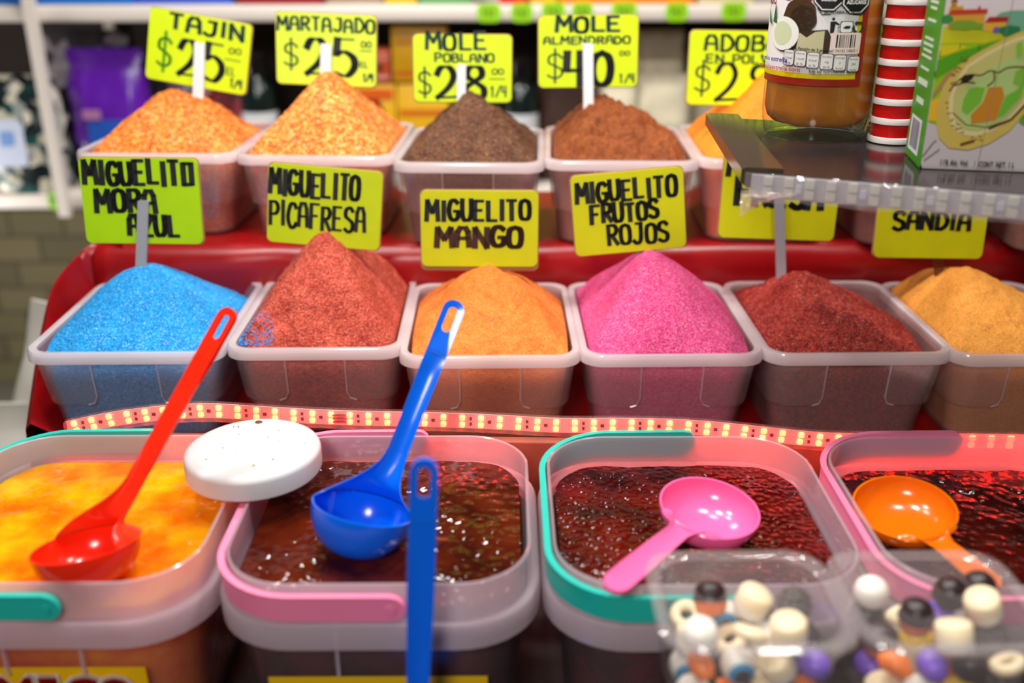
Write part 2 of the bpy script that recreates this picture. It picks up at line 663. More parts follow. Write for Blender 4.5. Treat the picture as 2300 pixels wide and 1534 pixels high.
# ------------------------------------------------------------------ shared materials
M_tray = plastic('milky_tray_plastic', (250, 238, 238), 0.16, 0.3, (250, 245, 245), 0.55)
M_rim = plastic('milky_tray_rim', (252, 242, 244), 0.62, 0.25, None, 0.4)
M_tub = plastic('milky_tub_plastic', (250, 236, 243), 0.42, 0.25, (250, 240, 245), 0.45)
M_tubwall = plastic('thin_tub_wall', (240, 225, 230), 0.06, 0.3, (250, 240, 245), 0.5)
M_clear = plastic('clear_plastic', (255, 245, 245), 0.05, 0.08, None, 0.5)
M_sleeve = plastic('clear_silicone_sleeve', (255, 240, 240), 0.05, 0.12, None, 0.5)
M_white = mat('white_plastic', (240, 238, 238), 0.35, 0.5)
M_metal = mat('grey_metal_stick', (175, 178, 185), 0.35, 0.5, 0.3)
M_stickwhite = mat('white_stick', (235, 238, 240), 0.4)
M_cloth = mat('red_vinyl', (150, 8, 14), 0.32, 0.5, noise_amt=0.15, noise_scale=12, bump=0.25, bump_scale=14)
M_wood = mat('brown_board', (120, 58, 34), 0.6, noise_amt=0.3, noise_scale=20)
M_dark = mat('dark_brown_paint', (38, 24, 22), 0.7)
M_ink = mat('black_marker', (18, 22, 22), 0.5)
M_ink_g = mat('green_black_marker', (8, 48, 40), 0.5)
M_card = mat('brown_card', (170, 125, 85), 0.8)

# ------------------------------------------------------------------ room and stall structure
mb = MB()
mb.box((0.3, 1.2, -0.025), (7, 5, 0.05))
tag(mb.build('floor', mat('concrete_floor', (120, 112, 100), 0.8, noise_amt=0.25, noise_scale=4)), kind='structure')
mb = MB()
mb.box((0.3, 2.85, 1.5), (7, 0.06, 3.0))


def wall_material():
    m, nt, N, L, b = new_mat('olive_block_wall')
    tc = N.new('ShaderNodeTexCoord')
    mpn = N.new('ShaderNodeMapping')
    mpn.inputs['Rotation'].default_value = (R(90), 0, 0)
    L.new(tc.outputs['Object'], mpn.inputs['Vector'])
    br = N.new('ShaderNodeTexBrick')
    br.inputs['Color1'].default_value = (*lin((92, 84, 58)), 1)
    br.inputs['Color2'].default_value = (*lin((112, 102, 72)), 1)
    br.inputs['Mortar'].default_value = (*lin((60, 52, 38)), 1)
    br.inputs['Scale'].default_value = 3.2
    br.inputs['Mortar Size'].default_value = 0.012
    L.new(mpn.outputs[0], br.inputs['Vector'])
    L.new(br.outputs['Color'], b.inputs['Base Color'])
    b.inputs['Roughness'].default_value = 0.8
    return m


tag(mb.build('wall_back', wall_material()), kind='structure')

TABLE, STEP1, STEP2 = 0.75, 0.815, 0.955
STRIPY = 0.738
XL = P(205, 545, Y=1.085).x
XLF = P(92, 930, Y=0.87).x
print('XL', XL, XLF)
# counter that carries everything
t = thing('stall_counter', 'dark wooden counter under the red vinyl and the sauce tubs', 'counter', (XL + 0.865, 0.8, 0))
mb = MB()
mb.rbox((0.0, 0.0, 0.73), (1.73, 1.22, 0.04), 0.008)
mb.build('counter_top', M_dark, t)
for sx in (-1, 1):
    for sy_ in (-1, 1):
        mb = MB()
        mb.box((sx * 0.82, sy_ * 0.55, 0.355), (0.06, 0.06, 0.71))
        mb.build('leg', M_dark, t)
# steps below the cloth
t = thing('display_step', 'low wooden step under the front row of powder trays', 'display step', (XL + 0.79, 1.0, TABLE))
mb = MB()
mb.box((0, 0, 0.031), (1.56, 0.26, 0.062))
mb.build('step_block', M_wood, t)
t = thing('display_step', 'tall wooden step under the back row of powder trays', 'display step', (XL + 0.79, 1.225, TABLE))
mb = MB()
mb.box((0, 0, 0.1), (1.56, 0.24, 0.2))
mb.build('step_block', M_wood, t)
# retaining board before the front trays; the LED strip runs along its top
mb = MB()
mb.rbox((0, 0, 0.068), (1.4, 0.012, 0.136), 0.003)
fb = mb.build('front_board', mat('lit_wood', (140, 62, 38), 0.6, noise_amt=0.3, noise_scale=15), None, 40, None, (0, 0, R(-2.5)))  # LED glow on the board put into a redder, lighter wood colour
tag(fb, 'reddish brown wooden board along the front of the powder trays', 'board').location = (0.38, STRIPY + math.tan(R(-2.5)) * 0.38 + 0.0095, TABLE + 0.0005)


def cloth():
    prof = [(0.866, 0.752), (0.8665, 0.79), (0.869, STEP1 - 0.003), (0.875, STEP1), (0.95, STEP1), (1.06, STEP1), (1.078, STEP1 + 0.003), (1.084, STEP1 + 0.012),
            (1.086, 0.86), (1.085, 0.90), (1.083, 0.94), (1.086, STEP2 - 0.004), (1.093, STEP2), (1.2, STEP2), (1.34, STEP2), (1.352, STEP2 - 0.01), (1.356, 0.85), (1.358, 0.76)]
    pr = []
    for a, b in zip(prof[:-1], prof[1:]):
        n = max(1, int(math.hypot(b[0] - a[0], b[1] - a[1]) / 0.012))
        pr += [(a[0] + (b[0] - a[0]) * i / n, a[1] + (b[1] - a[1]) * i / n) for i in range(n)]
    pr.append(prof[-1])
    nx = 170
    drop = 0.42
    mb = MB()
    XR = XL + 1.58

    def fn(u, v):
        y, z = pr[round(v * (len(pr) - 1))]
        s = -drop + u * (drop + XR - XL)
        xl = XLF + (XL - XLF) * max(-0.1, min(1.2, (y - 0.87) / 0.215))
        w = noise.noise(Vector((s * 9, y * 6, z * 14)))
        if s < 0:
            d = -s
            # the side hangs down, flaring a little with folds
            x = xl - 0.002 - 0.012 * (1 - math.exp(-d * 13)) * (0.85 + 0.15 * math.sin(y * 26 + d * 6))
            zz = max(z - d, 0.36)
            return (x + 0.012 * w, y + 0.008 * math.sin(d * 20), zz)
        top = 1 if 0.01 < z - STEP1 < 0.13 else 0
        return (xl + s, y - (0.006 * abs(w) + 0.003) * top, z + (0.0004 * w))
    mb.grid(fn, nx, len(pr) - 1)
    # the loose end stretched from the tall step's corner down to the front of the low step
    ed = [P(214, 541, Y=1.10), P(178, 562, Y=1.085), P(128, 622, Y=1.055), P(103, 705, Y=1.01), P(84, 810, Y=0.95), P(64, 950, Y=0.878)]

    def edge(t, k):
        t = t * (len(ed) - 1)
        i = min(int(t), len(ed) - 2)
        f = t - i
        p0, p1, p2, p3 = ed[max(i - 1, 0)], ed[i], ed[i + 1], ed[min(i + 2, len(ed) - 1)]
        return 0.5 * (2 * p1 + (p2 - p0) * f + (2 * p0 - 5 * p1 + 4 * p2 - p3) * f * f + (3 * p1 - p0 - 3 * p2 + p3) * f ** 3)

    def flap(u, v):
        e = edge(v, 0)
        w = noise.noise(Vector((v * 7, u * 3, 4)))
        if u < 0.35:
            q = 1 - u / 0.35
            inner = Vector((e.x + 0.030, e.y + 0.006, max(STEP1 + 0.003, min(e.z, STEP1 + 0.003))))
            if v < 0.2:
                inner = Vector((e.x + 0.035, 1.088, e.z - 0.04 * v * 5))
            p = e.lerp(inner, q) + Vector((0.004 * math.sin(math.pi * q) * w, 0, 0))
            return p
        q = (u - 0.35) / 0.65
        return e + Vector((-0.004 - 0.010 * math.sin(q * 2) + 0.010 * w * q, 0.008 * w * q, -0.45 * q))
    mb.grid(flap, 36, 40)
    o = mb.build('red_vinyl_cloth', M_cloth, None, 60)
    tag(o, 'glossy red vinyl cloth draped over the stepped display', 'cloth')


cloth()

# ------------------------------------------------------------------ powder trays
TH = 0.098


def tray(label, name_loc, rot, W, D=0.215, H=TH):
    hw, hd, r = W / 2, D / 2, 0.022
    t = thing('powder_tray', label, 'tray', name_loc, (0, 0, rot), 'milky plastic powder trays')
    wall = lambda z: 0.016 - 0.011 * (z / H)      # inset of the outer face at height z
    mb = MB()
    outer = [(0.0, wall(0) + 0.004), (0.003, wall(0.003)), (H * 0.5, wall(H * 0.5)), (H - 0.004, wall(H - 0.004))]
    inner = [(H - 0.004, wall(H) + 0.0016), (H * 0.5, wall(H * 0.5) + 0.0016), (0.003, wall(0) + 0.0016), (0.0015, wall(0) + 0.005)]
    loops = [[(x, y, z) for x, y in rrect(hw - i, hd - i, r)] for z, i in outer + inner]
    mb.loft(loops, M_tray)
    # corner panels standing proud, with rounded lower corners
    for sgn in (-1, 1):
        rows = []
        zt, zb = H - 0.006, H * 0.41
        for z, cut, off in ((zt, 0, .0005), (zt - 0.002, 0, .003), (zb + 0.008, 0, .003), (zb + 0.003, 0.002, .003), (zb, 0.007, .0028), (zb - 0.0015, 0.009, 0.0)):
            i = wall(z) - off
            a, b = hw - i, hd - i
            xi = 0.34 * hw + cut
            arc = []
            for k in range(7):
                q = R(-90 + 90 * k / 6)
                arc.append((a - r + r * math.cos(q), -b + r + r * math.sin(q)))
            path = [(xi, -b)] + arc + [(x, -y) for x, y in arc[::-1]] + [(xi, b)]
            rows.append([(sgn * x, y, z) for x, y in path])
        mb.loft(rows, M_tray, closed=False, cap0=False, cap1=False)
        # rib along the panel's inner edge
        for yy in (-1, 1):
            xi = sgn * 0.34 * hw
            mb.tube([(xi, yy * (hd - wall(zt) + 0.002), zt), (xi, yy * (hd - wall(zb) + 0.003), zb + 0.008), (xi + sgn * 0.003, yy * (hd - wall(zb) + 0.003), zb + 0.002), (xi + sgn * 0.009, yy * (hd - wall(zb) + 0.003), zb)], 0.0007, 6, M_rim)
    mb.build('body', None, t)
    mb = MB()
    sec = [(H - 0.004, 0.0055), (H - 0.0045, 0.0008), (H - 0.011, -0.0005), (H - 0.011, -0.0015), (H - 0.003, -0.0015), (H, 0.000), (H, 0.0050), (H - 0.001, 0.0062)]
    mb.loft([[(x, y, z) for x, y in rrect(hw - i, hd - i, r - i * 0.5)] for z, i in sec], None, ring=True)
    mb.build('rim', M_rim, t)
    return t


o_height = {}


def heap(name, label, tr, W, m, peak, px=0.0, py=0.0, D=0.215, H=TH, slope=0.62, fill=0.9, lump=0.003, seed=0, wallslope=1.0, round_=0.012, ridge=None, bumps=()):
    hw, hd, r = W / 2 - 0.0085, D / 2 - 0.0085, 0.02
    nx, ny = 110, 120
    rim = H - 0.003

    def half_in(z):
        return 0.0 if z >= H else 0.011 * (1 - z / H)

    def height(x, y):
        q = math.hypot((x - px), (y - py))
        if ridge:
            ca, sa = math.cos(ridge[0]), math.sin(ridge[0])
            a, b = (x - px) * ca + (y - py) * sa, -(x - px) * sa + (y - py) * ca
            q = math.hypot(max(abs(a) - ridge[1], 0), b)
        q = math.sqrt(q * q + round_ * round_) - round_ * 0.7
        h = rim + peak - slope * q
        dw = min(hw - abs(x), hd - abs(y))
        cl = rim + dw * wallslope + 0.001
        k = 0.012
        e = max(k - abs(h - cl), 0) / k
        h = min(h, cl) - e * e * k * 0.25
        w = noise.fractal(Vector((x * 28 + seed, y * 28, seed * 1.7)), 1.0, 2.0, 5)
        w2 = noise.noise(Vector((x * 140 + seed, y * 140, seed)))
        h += (lump * w + lump * 0.4 * w2) * min(1, dw / 0.01 + 0.15)
        for bx, by, br, bh in bumps:
            h += bh * math.exp(-((x - bx) ** 2 + (y - by) ** 2) / (br * br))
        return max(h, 0.012)
    vs = []

    def place(u, v, z):
        ins = half_in(z)
        x, y = u * (hw - ins), v * (hd - ins)
        dx, dy = abs(x) - (hw - ins - r), abs(y) - (hd - ins - r)
        if dx > 0 and dy > 0:
            f = max(dx, dy) / math.hypot(dx, dy)
            x = math.copysign(hw - ins - r + dx * f, x)
            y = math.copysign(hd - ins - r + dy * f, y)
        return (x, y, z)
    for j in range(ny + 1):
        for i in range(nx + 1):
            u, v = i / nx * 2 - 1, j / ny * 2 - 1
            vs.append(place(u, v, height(u * hw, v * hd)))
    fs = [[j * (nx + 1) + i, j * (nx + 1) + i + 1, (j + 1) * (nx + 1) + i + 1, (j + 1) * (nx + 1) + i] for j in range(ny) for i in range(nx)]
    per = [(i, 0) for i in range(nx)] + [(nx, j) for j in range(ny)] + [(i, ny) for i in range(nx, 0, -1)] + [(0, j) for j in range(ny, 0, -1)]
    prev = [j * (nx + 1) + i for i, j in per]
    for lev in range(1, 4):
        cur = []
        for i, j in per:
            u, v = i / nx * 2 - 1, j / ny * 2 - 1
            z0 = vs[j * (nx + 1) + i][2]
            z = z0 + (0.004 - z0) * lev / 3
            cur.append(len(vs))
            vs.append(place(u, v, z))
        for k in range(len(per)):
            kk = (k + 1) % len(per)
            fs.append([prev[k], cur[k], cur[kk], prev[kk]])
        prev = cur
    fs.append(prev[::-1])
    mb = MB()
    mb.add(vs, fs)
    o = mb.build(name, m, None, 80, tr.location, tr.rotation_euler)
    tag(o, label, 'powder', 'heaped powders in trays', 'stuff')
    o_height[name + tr.name] = height
    return o


PW = dict(
    blue=powder('blue_sugar', (0, 84, 160), (4, 138, 212), (60, 180, 238), 1000, 0.06, 0.5, 0.2, 0.4),
    brick=powder('brick_chili', (110, 22, 18), (190, 66, 50), (230, 120, 90), 800, 0.05, 0.9, 0.3),
    mango=powder('mango_chili', (196, 84, 20), (233, 121, 44), (244, 150, 68), 1100, 0.03, 0.5, 0.3),
    pink=powder('pink_sugar', (185, 32, 88), (220, 62, 128), (244, 118, 165), 1000, 0.06, 0.5, 0.2, 0.3),
    wine=powder('wine_chili', (80, 10, 10), (150, 34, 26), (200, 75, 55), 650, 0.06, 1.0, 0.3),
    gold=powder('gold_chili', (164, 92, 22), (218, 140, 50), (236, 164, 76), 1200, 0.02, 0.4, 0.3),
    tajin=powder('flaky_orange_chili', (150, 50, 8), (222, 110, 30), (248, 170, 80), 420, 0.08, 1.0, 0.2),
    crushed=powder('crushed_orange_chili', (190, 50, 10), (240, 118, 34), (255, 190, 100), 360, 0.1, 1.0, 0.2),
    moledark=powder('dark_brown_mole', (42, 22, 14), (92, 54, 32), (130, 85, 50), 600, 0.03, 1.0, 0.35),
    mole=powder('rust_brown_mole', (80, 34, 8), (138, 68, 24), (165, 88, 36), 900, 0.01, 0.7, 0.35),
    adobo=powder('bright_orange_adobo', (225, 100, 12), (246, 130, 20), (250, 150, 40), 1200, 0.01, 0.3, 0.3),
)


def tray_at(label, pl, pr, zr, rot, D=0.215, W=None):
    A, B = P(*pl, z=zr), P(*pr, z=zr)
    d = B - A
    W = W or d.length * 0.985
    mid = (A + B) / 2
    c = mid + Vector((-math.sin(rot), math.cos(rot), 0)) * (D / 2)
    return tray(label, (c.x, c.y, zr - TH), rot, W, D), W


Z1, Z2 = STEP1 + TH + 0.0008, STEP2 + TH + 0.0008
row1 = [
    ('milky tray of blue powder at the left end of the front row', (42, 795), (492, 792), 'blue_powder', 'blue sugary powder heaped below the mora azul sign', 'blue', dict(peak=0.060, px=-0.004, lump=0.0022, round_=0.028, slope=0.70)),
    ('milky tray of brick red powder beside the blue one', (495, 793), (905, 775), 'chili_powder', 'brick red powder heaped below the picafresa sign', 'brick', dict(peak=0.088, lump=0.0062, wallslope=1.3, bumps=((-0.035, -0.075, 0.012, -0.012),))),
    ('milky tray of mango orange powder behind the standing blue ladle', (892, 804), (1308, 800), 'mango_powder', 'light orange powder heaped below the mango sign', 'mango', dict(peak=0.062, lump=0.0038, slope=0.68, bumps=((0.012, -0.02, 0.008, -0.006), (0.014, 0.010, 0.007, -0.005), (-0.002, -0.045, 0.007, -0.004)))),
    ('milky tray of bright pink powder in the front row', (1305, 797), (1727, 800), 'pink_powder', 'bright pink sugary powder heaped below the frutos rojos sign', 'pink', dict(peak=0.077, px=-0.017, slope=0.70, lump=0.0018, wallslope=1.2)),
    ('wide milky tray of dark red powder in the front row', (1727, 803), (2148, 788), 'chili_powder', 'coarse dark red powder heaped below the fresa sign', 'wine', dict(peak=0.052, px=-0.03, lump=0.005, slope=0.58)),
    ('milky tray of golden powder at the right end of the front row', (2138, 790), (2560, 806), 'golden_powder', 'golden tan powder heaped below the sandia sign', 'gold', dict(peak=0.050, px=-0.030, py=0.02, lump=0.0025, slope=0.5, bumps=((-0.05, 0.06, 0.02, 0.006),))),
]
row2 = [
    ('milky tray of flaky orange chili at the left end of the back row', (148, 348), (527, 342), 'chili_flakes', 'flaky orange chili heaped below the tajin sign', 'tajin', dict(peak=0.062, px=-0.006, lump=0.005)),
    ('milky tray of crushed orange chili in the back row', (522, 348), (882, 352), 'chili_flakes', 'crushed bright orange chili in a tall peak below the martajado sign', 'crushed', dict(peak=0.082, lump=0.005, wallslope=1.1, slope=0.75)),
    ('milky tray of dark brown mole in the back row', (878, 364), (1222, 368), 'mole_powder', 'dark brown mole powder heaped below the poblano sign', 'moledark', dict(peak=0.063, px=-0.006, lump=0.006)),
    ('milky tray of rust brown mole in the back row', (1222, 362), (1575, 362), 'mole_powder', 'lumpy rust brown mole powder heaped below the $40 sign', 'mole', dict(peak=0.064, px=-0.032, lump=0.011, slope=0.55)),
    ('milky tray of bright orange powder in the back row', (1570, 355), (1925, 362), 'adobo_powder', 'smooth bright orange powder heaped below the adobo sign', 'adobo', dict(peak=0.105, px=0.030, lump=0.0025, slope=0.72, wallslope=1.1)),
    ('milky tray of brown powder at the right end of the back row', (1925, 360), (2290, 372), 'brown_powder', 'brown powder in the tray behind the sandia sign', 'mole', dict(peak=0.03, lump=0.003)),
    ('milky tray of brown powder half cut by the right frame edge', (2292, 370), (2650, 388), 'brown_powder', 'brown powder in the tray at the far right end of the back row', 'mole', dict(peak=0.03, lump=0.003)),
]
TR = {}
for k, (rows, zr) in enumerate(((row1, Z1), (row2, Z2))):
    for i, (tl, a, b, nm, hl, mk, kw) in enumerate(rows):
        tr, W = tray_at(tl, a, b, zr, R((0.0, -3.0)[k]))
        heap(nm, hl, tr, W, PW[mk], seed=3.1 * i + 17 * k + 1, **kw)
        TR[(k, i)] = tr
        print('TRAY', k, i, [round(v, 3) for v in tr.location], 'W', round(W, 3), 'rot', round(math.degrees(tr.rotation_euler.z), 1))

# blue sugar spilled over the brick red heap
tr = TR[(0, 1)]
hf = o_height['chili_powder' + tr.name]
mb = MB()
for k in range(360):
    q = rnd.random() ** 1.8
    x = -0.0745 + 0.034 * q + rnd.uniform(0, .004)
    y = -0.097 + rnd.random() ** 1.8 * 0.045 * (1 - 0.6 * q)
    g_ = rnd.uniform(0.0003, 0.0006)
    mb.box((x, y, hf(x, y) + g_ * .3), (g_ * 2, g_ * 2, g_ * 2), None, Matrix.Rotation(rnd.uniform(0, 3), 3, Vector((rnd.random(), rnd.random(), 1)).normalized()))
tag(mb.build('spilled_sugar', mat('blue_grains', (30, 140, 215), 0.4), None, 0, tr.location, tr.rotation_euler), 'blue sugar grains spilled on the brick red powder', 'powder', None, 'stuff')

# ------------------------------------------------------------------ signs


def sign(label, cx, cy_, w, h, Y, tilt, color, lines, stick, group, stick_mat=None, back=None, lean=-6):
    c = P(cx, cy_, Y=Y)
    s = mpp(c)
    W, H = w * s, h * s * 1.03
    Mx = Matrix.Rotation(-YAW, 4, 'Z') @ Matrix.Rotation(R(lean), 4, 'X') @ Matrix.Rotation(R(tilt), 4, 'Y')
    t = thing('price_sign', label, 'sign', c, Mx.to_euler(), group)
    col = mat('sign_card_%d_%d_%d' % color, color, 0.42, 0.4, noise_amt=0.07, noise_scale=25)
    mb = MB()
    r = 0.006
    out = rrect(W / 2, H / 2, r, 4)
    mb.loft([[(x, -0.0010, z) for x, z in out], [(x, 0.0015, z) for x, z in out]], col)
    mb.build('board', None, t)
    mb = MB()
    out = rrect(W / 2 + 0.001, H / 2 + (0.003 if back else 0.001), r, 4)
    mb.loft([[(x, 0.0016, z - (0.002 if back else 0)) for x, z in out], [(x, 0.0035, z - (0.002 if back else 0)) for x, z in out]])
    mb.build('backing_card', M_card, t)
    mb = MB()
    for ln in lines:
        txt, x0, x1, z0, hh, wt = ln[:6]
        ink = ln[6] if len(ln) > 6 else M_ink
        calli = ln[7] if len(ln) > 7 else 0.4
        rise = ln[8] if len(ln) > 8 else 0.0
        hand_text(mb, txt, (x0 - 0.5) * W, (z0 - 0.5) * H, (x1 - 0.5) * W, hh * H, wt * s, ink, -0.0013, 0.05, calli, rise * H)
    mb.build('lettering', None, t, smooth=0)
    if stick:
        sx, ty, by, front, wpx = stick
        a, b = P(sx, ty, Y=Y), P(sx, by, Y=Y)
        inv = Mx.inverted()
        a, b = inv @ (a - c), inv @ (b - c)
        d = (b - a)
        b = b + d.normalized() * 0.03
        hw = wpx * s / 2
        yo = -0.0045 if front else 0.0055
        mb = MB()
        sec = [(-hw, -0.0016), (hw, -0.0016), (hw, 0.0016), (-hw, 0.0016)]
        path = [(a, 0.6), (a + d * 0.006, 1.0), (b, 1.0)]
        mb.loft([[(p.x + q[0] * k, yo + q[1], p.z) for q in sec] for p, k in path])
        mb.build('stick', stick_mat or M_metal, t)
    return t


G1, G2 = 'flavour signs of the front row', 'price signs of the back row'
LIME, LIME2, YEL = (168, 214, 8), (190, 208, 14), (204, 206, 14)
BR = (214, 240, 16)
Ig = M_ink_g
sign('lime sign with MORA AZUL in blue powder', 318, 452, 264, 186, TR[(0, 0)].location.y + 0.012, 0.6, LIME,
     [('MIGUELITQ', .04, .95, .70, .26, 13), ('MORA', .12, .62, .38, .25, 13), ('AZUL', .38, .80, .10, .24, 13)], (326, 449, 600, True, 24), G1)
sign('lime sign with PICAFRESA above brick red powder', 729, 465, 254, 172, TR[(0, 1)].location.y + 0.012, 5.0, LIME2,
     [('MIGUELITO', .02, .80, .62, .30, 11), ('PICAFRESA', .02, .86, .22, .30, 9)], (735, 555, 585, False, 20), G1)
sign('yellow-green sign with MANGO above mango orange powder', 1077, 514, 262, 166, TR[(0, 2)].location.y + 0.012, 0.3, YEL,
     [('MIGUELITO', .05, .93, .62, .26, 11), ('MANGO', .13, .86, .27, .25, 14, mat('brown_marker', (62, 30, 16), 0.5))], (1085, 590, 640, False, 20), G1, back=True)
sign('yellow-green tilted sign with FRUTOS ROJOS', 1412, 476, 250, 176, TR[(0, 3)].location.y + 0.012, -5.2, YEL,
     [('MIGUELITO', .04, .93, .66, .24, 11), ('FRUTOS', .16, .76, .40, .22, 11), ('ROJOS', .30, .84, .10, .24, 10)], (1440, 560, 600, False, 20), G1)
sign('yellow sign with FRESA behind a grey stick', 1752, 440, 262, 190, TR[(0, 4)].location.y + 0.045, 2.0, YEL,
     [('MIGUELITO', .04, .95, .72, .24, 13), ('FRESA', .12, .86, .38, .30, 17)], (1747, 434, 640, True, 22), G1)
sign('yellow sign with SANDIA half under the metal shelf', 2094, 490, 246, 176, TR[(0, 5)].location.y + 0.045, 0.8, YEL,
     [('MIGUELITO', .05, .95, .72, .2, 12), ('SANDIA', .15, .84, .36, .22, 11)], (2108, 560, 640, False, 20), G1, M_wood)
sign('tilted yellow sign TAJIN \$25 above flaky orange chili'.replace('\\', ''), 446, 116, 226, 150, TR[(1, 0)].location.y + 0.012, 10.0, BR,
     [('TAJIN', .20, .93, .76, .2, 10, Ig), ('$', .10, .24, .14, .5, 7, mat('green_marker', (70, 150, 10), 0.5)), ('25', .30, .75, .15, .52, 15, M_ink, .75), ('00', .80, .92, .56, .08, 3, Ig), ('-', .77, .93, .42, .1, 3, Ig), ('EL', .80, .88, .25, .1, 3, Ig), ('1/4', .84, .96, .08, .12, 4, Ig)], (451, 96, 235, True, 24), G2, M_stickwhite)
sign('glare-washed yellow sign MARTAJADO $25 behind the tall orange peak', 733, 112, 224, 150, TR[(1, 1)].location.y + 0.012, 2.5, (214, 240, 60),  # glare on this card put into its paler yellow
     [('MARTAJADO', .02, .98, .76, .18, 7, Ig), ('$', .08, .22, .20, .42, 5, Ig), ('25', .28, .80, .14, .5, 17, M_ink, .8), ('00', .85, .95, .56, .08, 3, Ig), ('-', .84, .96, .46, .1, 3, Ig), ('EL', .84, .92, .28, .07, 3, Ig), ('1/4', .87, .97, .08, .1, 4, Ig)], (734, 98, 230, True, 24), G2, M_stickwhite)
sign('yellow sign MOLE POBLANO $28 in dark brown mole', 1039, 154, 220, 142, TR[(1, 2)].location.y + 0.012, 0.4, BR,
     [('MOLE', .14, .74, .78, .24, 9, Ig), ('POBLANO', .22, .82, .60, .12, 5, Ig), ('$', .05, .18, .10, .42, 5, Ig), ('28', .22, .72, .06, .48, 15, M_ink, .7), ('00', .80, .92, .42, .08, 3, Ig), ('-', .77, .93, .30, .1, 3, Ig), ('1/4', .78, .95, .08, .16, 4, Ig)], (1037, 145, 240, True, 20), G2, M_stickwhite)
sign('yellow sign MOLE $40 on a white stick in rust brown mole', 1321, 116, 222, 150, TR[(1, 3)].location.y + 0.012, -0.6, BR,
     [('MOLE', .18, .82, .78, .2, 10, Ig), ('ALMENDRADO', .05, .92, .61, .10, 5, Ig), ('$', .08, .24, .10, .42, 5, Ig), ('40', .28, .73, .04, .46, 18, M_ink, .55), ('00', .82, .92, .44, .06, 3, Ig), ('1/4', .82, .97, .06, .12, 4, Ig)], (1320, 97, 250, True, 23), G2, M_stickwhite)
sign('yellow ADOBO sign partly hidden by the sauce jar', 1668, 154, 244, 156, TR[(1, 4)].location.y + 0.012, 1.0, BR,
     [('ADOBO', .14, .82, .74, .20, 8, Ig), ('EN POLVO', .16, .82, .57, .11, 5, Ig), ('$', .06, .20, .12, .42, 5, Ig), ('28', .26, .76, .06, .5, 11, M_ink, .5), ('1/4', .82, .97, .08, .12, 4, Ig)], (1668, 225, 300, False, 20), G2, M_stickwhite)

# ------------------------------------------------------------------ LED strip


